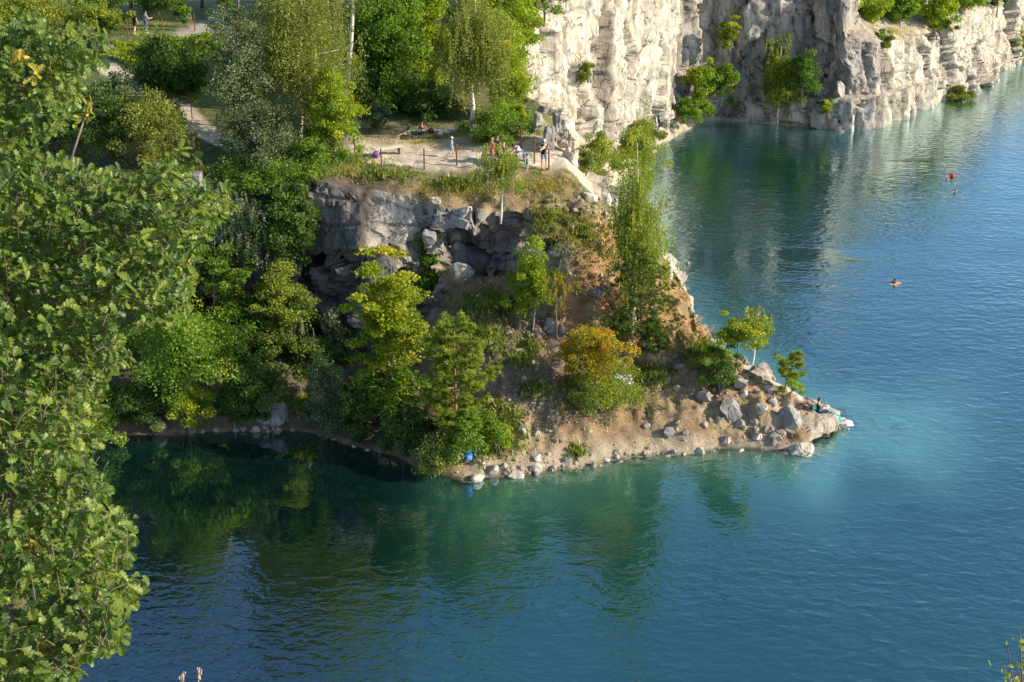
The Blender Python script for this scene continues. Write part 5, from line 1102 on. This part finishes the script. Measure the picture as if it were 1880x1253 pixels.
bench((689, 289), (737, 283), 'long pale wooden bench on the open sand', M['pale_wood'], .48, .5)
bench((888, 300), (902, 299), 'short grey bench beside the woman in coral', M['grey_wood'])
bench((946, 297), (966, 295), 'low bench under the bending adult', M['grey_wood'], .40)
bench((918, 302), (932, 301), 'low bench behind the young birch on the plateau', M['grey_wood'], .40)
o = MB(); bl = at(352, 352); o.box((0, 0, .5), (1.2, .9, 1.1), bev=.08); tag(o.build('stone_block', M['boulder_dark'], None, loc=bl), 'squared grey stone block at the edge of the terrace', 'stone block')
def fence(feet, label, hgt=1.25, wires=(.55, 1.05), r=.045, name='wire_fence', group=None):
    pts = [at(*f[:2]) for f in feet]; root = empty(name, pts[0]); tag(root, label, 'fence', group)
    hs = [(f[2] if len(f) > 2 else hgt) for f in feet]
    for p, h in zip(pts, hs):
        m = MB(); a = random.uniform(-.03, .03); m.tube([(0, 0, -.3), (a * .5, 0, h * .5), (a, 0, h - .02), (a, 0, h)], [r, r, r, r * .6], 8); m.build('post', M['rust'], root, False, loc=p - pts[0])
    for wz in wires:
        for (p, h), (q, h2) in zip(zip(pts, hs), zip(pts[1:], hs[1:])):
            m = MB(); m.tube([p - pts[0] + (q - p) * t + Vector((0, -r * .9, wz * (h * (1 - t) + h2 * t) / hgt - .12 * t * (1 - t))) for t in (0, .25, .5, .75, 1)], .007, 4); m.build('wire', M['steel'], root)
fence(((652, 287), (701, 313), (779, 312), (839, 304), (892, 310), (948, 310), (1008, 313)), 'wire fence with rusty posts along the front edge of the plateau')
fence(((981, 301, 1.5), (957, 274, 1.4), (934, 248, 1.3)), 'short run of rusty fence posts climbing to the outcrop', wires=(.6,))
fence(((35, 272), (117, 268), (230, 276), (362, 277)), 'wire fence with rusty posts along the terrace behind the oak', 1.2)
fence(((236, 74), (300, 66), (358, 57)), 'wire fence with dark posts along the upper path', 1.4)
fence(((300, 205), (353, 222), (400, 244)), 'thin wire rail along the descending pale path', 1.2, r=.03)
# ------------------------------------------------------------------ the photographer's cliff top and its oak
gx, gy = np.meshgrid(np.linspace(-22, 10, 60), np.linspace(-10, 7.0, 50), indexing='ij'); fl_ = np.stack([gx.ravel(), gy.ravel(), np.zeros(gx.size)], 1)
gz = 27.1 + .25 * fbm(fl_ * .5, 3, 5) - .6 * sstep(2, 9, gx.ravel()); ed = sstep(5.9, 6.9, gy.ravel() + .5 * fbm(fl_ * .4, 2, 8)); gz = gz - ed * 27.5
ledge = np_mesh('cliff_top', np.stack([gx.ravel(), gy.ravel(), gz], 1), grid_faces(60, 50), M['cliff_grey'], None, True); tag(ledge, 'grassy cliff top where the photographer stands', 'cliff top', kind='structure')
def inside(x, y, poly):
    c = False; j = len(poly) - 1
    for i in range(len(poly)):
        (x1, y1), (x2, y2) = poly[i], poly[j]
        if (y1 > y) != (y2 > y) and x < (x2 - x1) * (y - y1) / (y2 - y1) + x1: c = not c
        j = i
    return c
def oak_leaf_template():
    t = np.array([0, .10, .22, .33, .44, .55, .66, .78, .90, 1.0]); w = np.array([.025, .055, .17, .11, .25, .15, .31, .18, .20, .04])
    V = []
    for i, (a, b) in enumerate(zip(t, w)): V += [(0, a, -.02), (b, a + .03 * (i % 2 == 0), .06 + .10 * b), (-b, a + .03 * (i % 2 == 0), .06 + .10 * b)]
    F = []
    for i in range(len(t) - 1): a, b = 3 * i, 3 * i + 3; F += [[a, a + 1, b + 1, b], [a, b, b + 2, a + 2]]
    V = np.array(V); V[:, 0] *= 1.15; V[:, 2] -= .22 * V[:, 1] ** 2
    return V, np.array(F)
OLV, OLF = oak_leaf_template()
def leaves_from(name, mat, parent, bases, dirs, nrms, sizes, tints, tv=OLV, tf=OLF):
    d = dirs / np.linalg.norm(dirs, axis=1)[:, None]; x = np.cross(d, nrms); x /= np.linalg.norm(x, axis=1)[:, None] + 1e-9; z = np.cross(x, d); n = len(d); m = len(tv)
    V = bases[:, None] + sizes[:, None, None] * (tv[None, :, 0:1] * x[:, None] + tv[None, :, 1:2] * d[:, None] + tv[None, :, 2:3] * z[:, None])
    F = (tf[None] + (np.arange(n) * m)[:, None, None]).reshape(-1, tf.shape[1])
    return np_mesh(name, V.reshape(-1, 3), F, mat, parent, False, {'tint': np.repeat(tints, m)})
r = np.random.default_rng(77)
pA = [(-60, 30), (40, 35), (110, 58), (168, 48), (196, 78), (186, 118), (140, 138), (146, 178), (140, 205), (110, 236), (60, 262), (-60, 268)]
pB = [(-60, 290), (60, 286), (120, 300), (200, 325), (255, 303), (300, 290), (345, 275), (358, 300), (335, 332), (380, 346), (420, 352), (438, 376), (400, 402), (375, 440), (350, 480), (350, 550), (320, 585), (250, 598), (215, 630), (232, 655), (190, 700), (165, 740), (186, 790), (150, 830), (186, 880), (196, 905), (150, 920), (195, 930), (240, 958), (236, 1020), (205, 1045), (262, 1068), (258, 1095), (222, 1120), (235, 1150), (195, 1190), (140, 1200), (128, 1253), (110, 1310), (-60, 1310)]
cl = []
def fill(poly, n, x0, x1, y0, y1):
    k = 0
    while k < n:
        x, y = r.uniform(x0, x1), r.uniform(y0, y1)
        if inside(x, y, poly):
            D = 9.6 - 3.4 * np.clip(y / 1253, 0, 1) + r.uniform(-1.3, 1.5); cl.append((P(x, y, D=D), x, y)); k += 1
fill(pA, 540, -60, 200, 30, 270); fill(pB, 3100, -60, 440, 275, 1310)
oroot_at = Vector((P(40, 1253, D=6.0).x, 6.0, 26.9)); oak = empty('oak_tree', oroot_at); tag(oak, 'oak tree with lobed leaves filling the near edge beside the camera', 'oak tree')
trunk_pts = [oroot_at + Vector((.0, -.1, -.1)), P(38, 1253, D=6.0), P(40, 1165, D=6.1), P(10, 950, D=6.6), P(-30, 700, D=7.2), P(-40, 430, D=8.0), P(-50, 150, D=9.0)]
mb = MB(); tw = MB(); mb.tube([p - oroot_at for p in trunk_pts], [.14, .085, .075, .07, .06, .045, .03], 9)
TP = np.array([tuple(p) for p in trunk_pts]); tq = np.linspace(0, 6, 60); TD = np.stack([np.interp(tq, np.arange(7), TP[:, j]) for j in range(3)], 1)
CL = np.array([tuple(c[0]) for c in cl]); ends = r.choice([i for i in range(len(CL)) if cl[i][1] < 300 and (cl[i][2] < 200 or cl[i][2] > 380)], 20, replace=False); limb_pts = [TD[8:]]
for e in ends:
    q = CL[e]; d = np.linalg.norm(TD - q + np.array([0, 0, .5]), axis=1); s0 = TD[max(8, int(np.argmin(d)))]; mid = (s0 + q) / 2 + np.array([0, 0, .12]) + r.normal(size=3) * .08
    ts = np.linspace(0, 1, 12)[:, None]; cv = s0 * (1 - ts) ** 2 + 2 * mid * ts * (1 - ts) + q * ts ** 2; mb.tube(cv - np.array(oroot_at), np.linspace(.022, .004, 12), 6); limb_pts.append(cv)
LP = np.concatenate(limb_pts)
B_, D_, N_, S_, T_ = [], [], [], [], []
for p, x, y in cl:
    p = np.array(tuple(p)); d = np.linalg.norm(LP - p, axis=1); s0 = LP[int(np.argmin(d))]; ax = p - s0; ln = np.linalg.norm(ax)
    vv = ax / (ln + 1e-6) + r.normal(size=3) * .28
    if ln > .15: s0 = p - vv * .13
    ax = ax / (ln + 1e-6) + r.normal(size=3) * .4 + np.array([.25, -.15, .25]); ax /= np.linalg.norm(ax)
    mb.tube([s0 - np.array(oroot_at), (s0 + p) / 2 + np.array([0, 0, .03]) - np.array(oroot_at), p - np.array(oroot_at)], [.003, .0025, .0018], 4)
    ct = np.clip(r.normal(.42, .2), .03, .82); dry = r.uniform() < .008
    for k in range(int(r.integers(5, 9))):
        rad = r.normal(size=3); rad -= ax * (rad @ ax); rad /= np.linalg.norm(rad) + 1e-6
        dd = ax * r.uniform(-.3, .9) + rad * r.uniform(.6, 1.0); B_.append(p + ax * r.uniform(-.10, .04) - np.array(oroot_at)); D_.append(dd); N_.append(np.array([.35, -.25, 1.0]) + r.normal(size=3) * .45); S_.append(r.uniform(.036, .09)); T_.append(np.clip(ct + r.normal(0, .12), 0, .85) if not dry else r.uniform(.93, 1))
mb.build('trunk', M['bark_brown'], oak, True)
leaves_from('crown', LM['oak'], oak, np.array(B_), np.array(D_), np.array(N_), np.array(S_), np.array(T_))
gall = plain('green_acorn', (.38, .42, .10), .5)
for k in r.choice(len(cl), 26, replace=False):
    p = np.array(tuple(cl[k][0])) + r.normal(size=3) * .05 - np.array(oroot_at); m = MB(); m.ell(p, (.011, .011, .016), None, 10, 8); m.ell(p + np.array([0, 0, .011]), (.0125, .0125, .008), None, 10, 6); m.build('acorn', gall, oak, True)
# dry shoot sticking out above the oak
sh0, sh1, sh2 = P(124, 312, D=8.2), P(146, 245, D=8.3), P(165, 190, D=8.4); ds = empty('oak_shoot', sh0); tag(ds, 'bare pale shoot with yellow brown leaves at its tip above the oak', 'oak shoot'); m = MB(); m.tube([(0, 0, 0), sh1 - sh0, sh2 - sh0], [.009, .007, .004], 6); m.build('stem', M['bark_grey'], ds, True)
n = 34; q = r.uniform(0, 1, n)[:, None] ** .5; bs = np.array(tuple(sh1 - sh0)) * (1 - q) + np.array(tuple(sh2 - sh0)) * q; leaves_from('foliage', LM['oak'], ds, bs + r.normal(size=(n, 3)) * .015, unit(r, n) + np.array([.2, 0, .5]), unit(r, n) + np.array([0, -.2, .8]), r.uniform(.03, .055, n), r.uniform(.8, 1, n))
# small near plants at the bottom corners
def near_shrub(name, label, base, tips, mat, size, per, seed, tint=(.3, .9), spread=.03):
    rr = np.random.default_rng(seed); root = empty(name, base); tag(root, label, 'shrub'); m = MB(); bs = []
    for t in tips:
        e = np.array(tuple(t - base)); mid = e * .55 + rr.normal(size=3) * .05; m.tube([(0, 0, 0), mid, e], [.012, .007, .003], 5)
        for _ in range(per): s = rr.uniform(.45, 1.03); bs.append((1 - s) ** 2 * 0 + 2 * s * (1 - s) * mid + s * s * e + rr.normal(size=3) * spread)
    m.build('stem', M['bark_brown'], root, True); bs = np.array(bs); k = len(bs); tv = np.array([(0, 0, 0), (.28, .35, .05), (.2, .75, .03), (0, 1, -.08), (-.2, .75, .03), (-.28, .35, .05)])
    leaves_from('foliage', LM[mat], root, bs, unit(rr, k) + np.array([0, 0, -.3]), unit(rr, k) * .7 + np.array([.2, -.3, .8]), size * rr.uniform(.6, 1.2, k), rr.uniform(*tint, k), tv, np.array([[0, 1, 2, 3], [0, 3, 4, 5]]))
near_shrub('birch_sapling', 'leafy birch spray rising into the corner over open water', P(1900, 1420, D=7), [P(1872, 1152, D=7), P(1850, 1190, D=7.1), P(1842, 1222, D=6.9), P(1880, 1180, D=7.2), P(1890, 1150, D=7.1), P(1866, 1215, D=7), P(1885, 1240, D=6.9)], 'lime', .042, 16, 5)
near_shrub('broom_bush', 'yellow green sprig at the foot of the oak trunk', P(20, 1420, D=5.6), [P(x, y, D=5.6) for x, y in ((8, 1195), (30, 1190), (50, 1215), (-5, 1220), (20, 1215), (62, 1240), (38, 1240))], 'lime', .04, 26, 6, spread=.035)
for x, y in ((335, 1240), (365, 1232)):
    b = P(x - 4, 1420, D=6.2); g_ = empty('grass_stalk', b); tag(g_, 'pale seed head of tall grass at the lower edge' if x < 350 else 'taller pinkish seed head of grass at the lower edge', 'grass stalk'); e = P(x, y, D=6.2) - b
    m = MB(); m.tube([(0, 0, 0), e * .5, e], [.003, .0025, .002], 5); m.build('stem', M['pale_wood'], g_); m = MB()
    for k in range(26): s = random.random(); c = e * (.93 + .09 * s) + Vector((random.gauss(0, .007), random.gauss(0, .007), 0)); m.ell(c, (.004, .004, .009), None, 6, 4)
    m.build('seed_head', plain('pink_seed', (.5, .36, .3), .8), g_)
# ------------------------------------------------------------------ light and camera
SUN_AZ, SUN_EL = math.radians(12), math.radians(26)     # azimuth measured from +X towards -Y
sdir = Vector((math.cos(SUN_EL) * math.cos(SUN_AZ), -math.cos(SUN_EL) * math.sin(SUN_AZ), math.sin(SUN_EL)))
sl = bpy.data.lights.new('sun', 'SUN'); sl.energy = 5.0; sl.angle = math.radians(.55); sl.color = (1.0, .88, .68)
so = bpy.data.objects.new('sun', sl); link(so); so.location = (60, -30, 80)
so.rotation_euler = sdir.to_track_quat('Z', 'Y').to_euler()
w = bpy.data.worlds.new('World'); scene.world = w; w.use_nodes = True
nt = w.node_tree; nt.nodes.clear()
sky = nt.nodes.new('ShaderNodeTexSky'); sky.sky_type = 'NISHITA'; sky.sun_disc = False
sky.sun_elevation = SUN_EL; sky.sun_rotation = math.atan2(sdir.x, sdir.y); sky.air_density = 1.0; sky.dust_density = .6; sky.ozone_density = 2.8
bg = nt.nodes.new('ShaderNodeBackground'); bg.inputs['Strength'].default_value = .15
wo = nt.nodes.new('ShaderNodeOutputWorld'); nt.links.new(sky.outputs[0], bg.inputs[0]); nt.links.new(bg.outputs[0], wo.inputs[0])
cd = bpy.data.cameras.new('camera'); cd.sensor_width = 36; cd.lens = 50; cd.clip_start = .1; cd.clip_end = 2000
cam = bpy.data.objects.new('camera', cd); link(cam); cam.location = (0, 0, H)
cam.rotation_euler = (math.pi / 2 - PITCH, 0, 0); scene.camera = cam
vs = scene.view_settings; vs.view_transform = 'Standard'; vs.look = 'None'; vs.exposure = .5; vs.gamma = 1; vs.use_curve_mapping = False
cy = scene.cycles; cy.max_bounces = 6; cy.diffuse_bounces = 3; cy.glossy_bounces = 3; cy.transparent_max_bounces = 12; cy.use_denoising = True
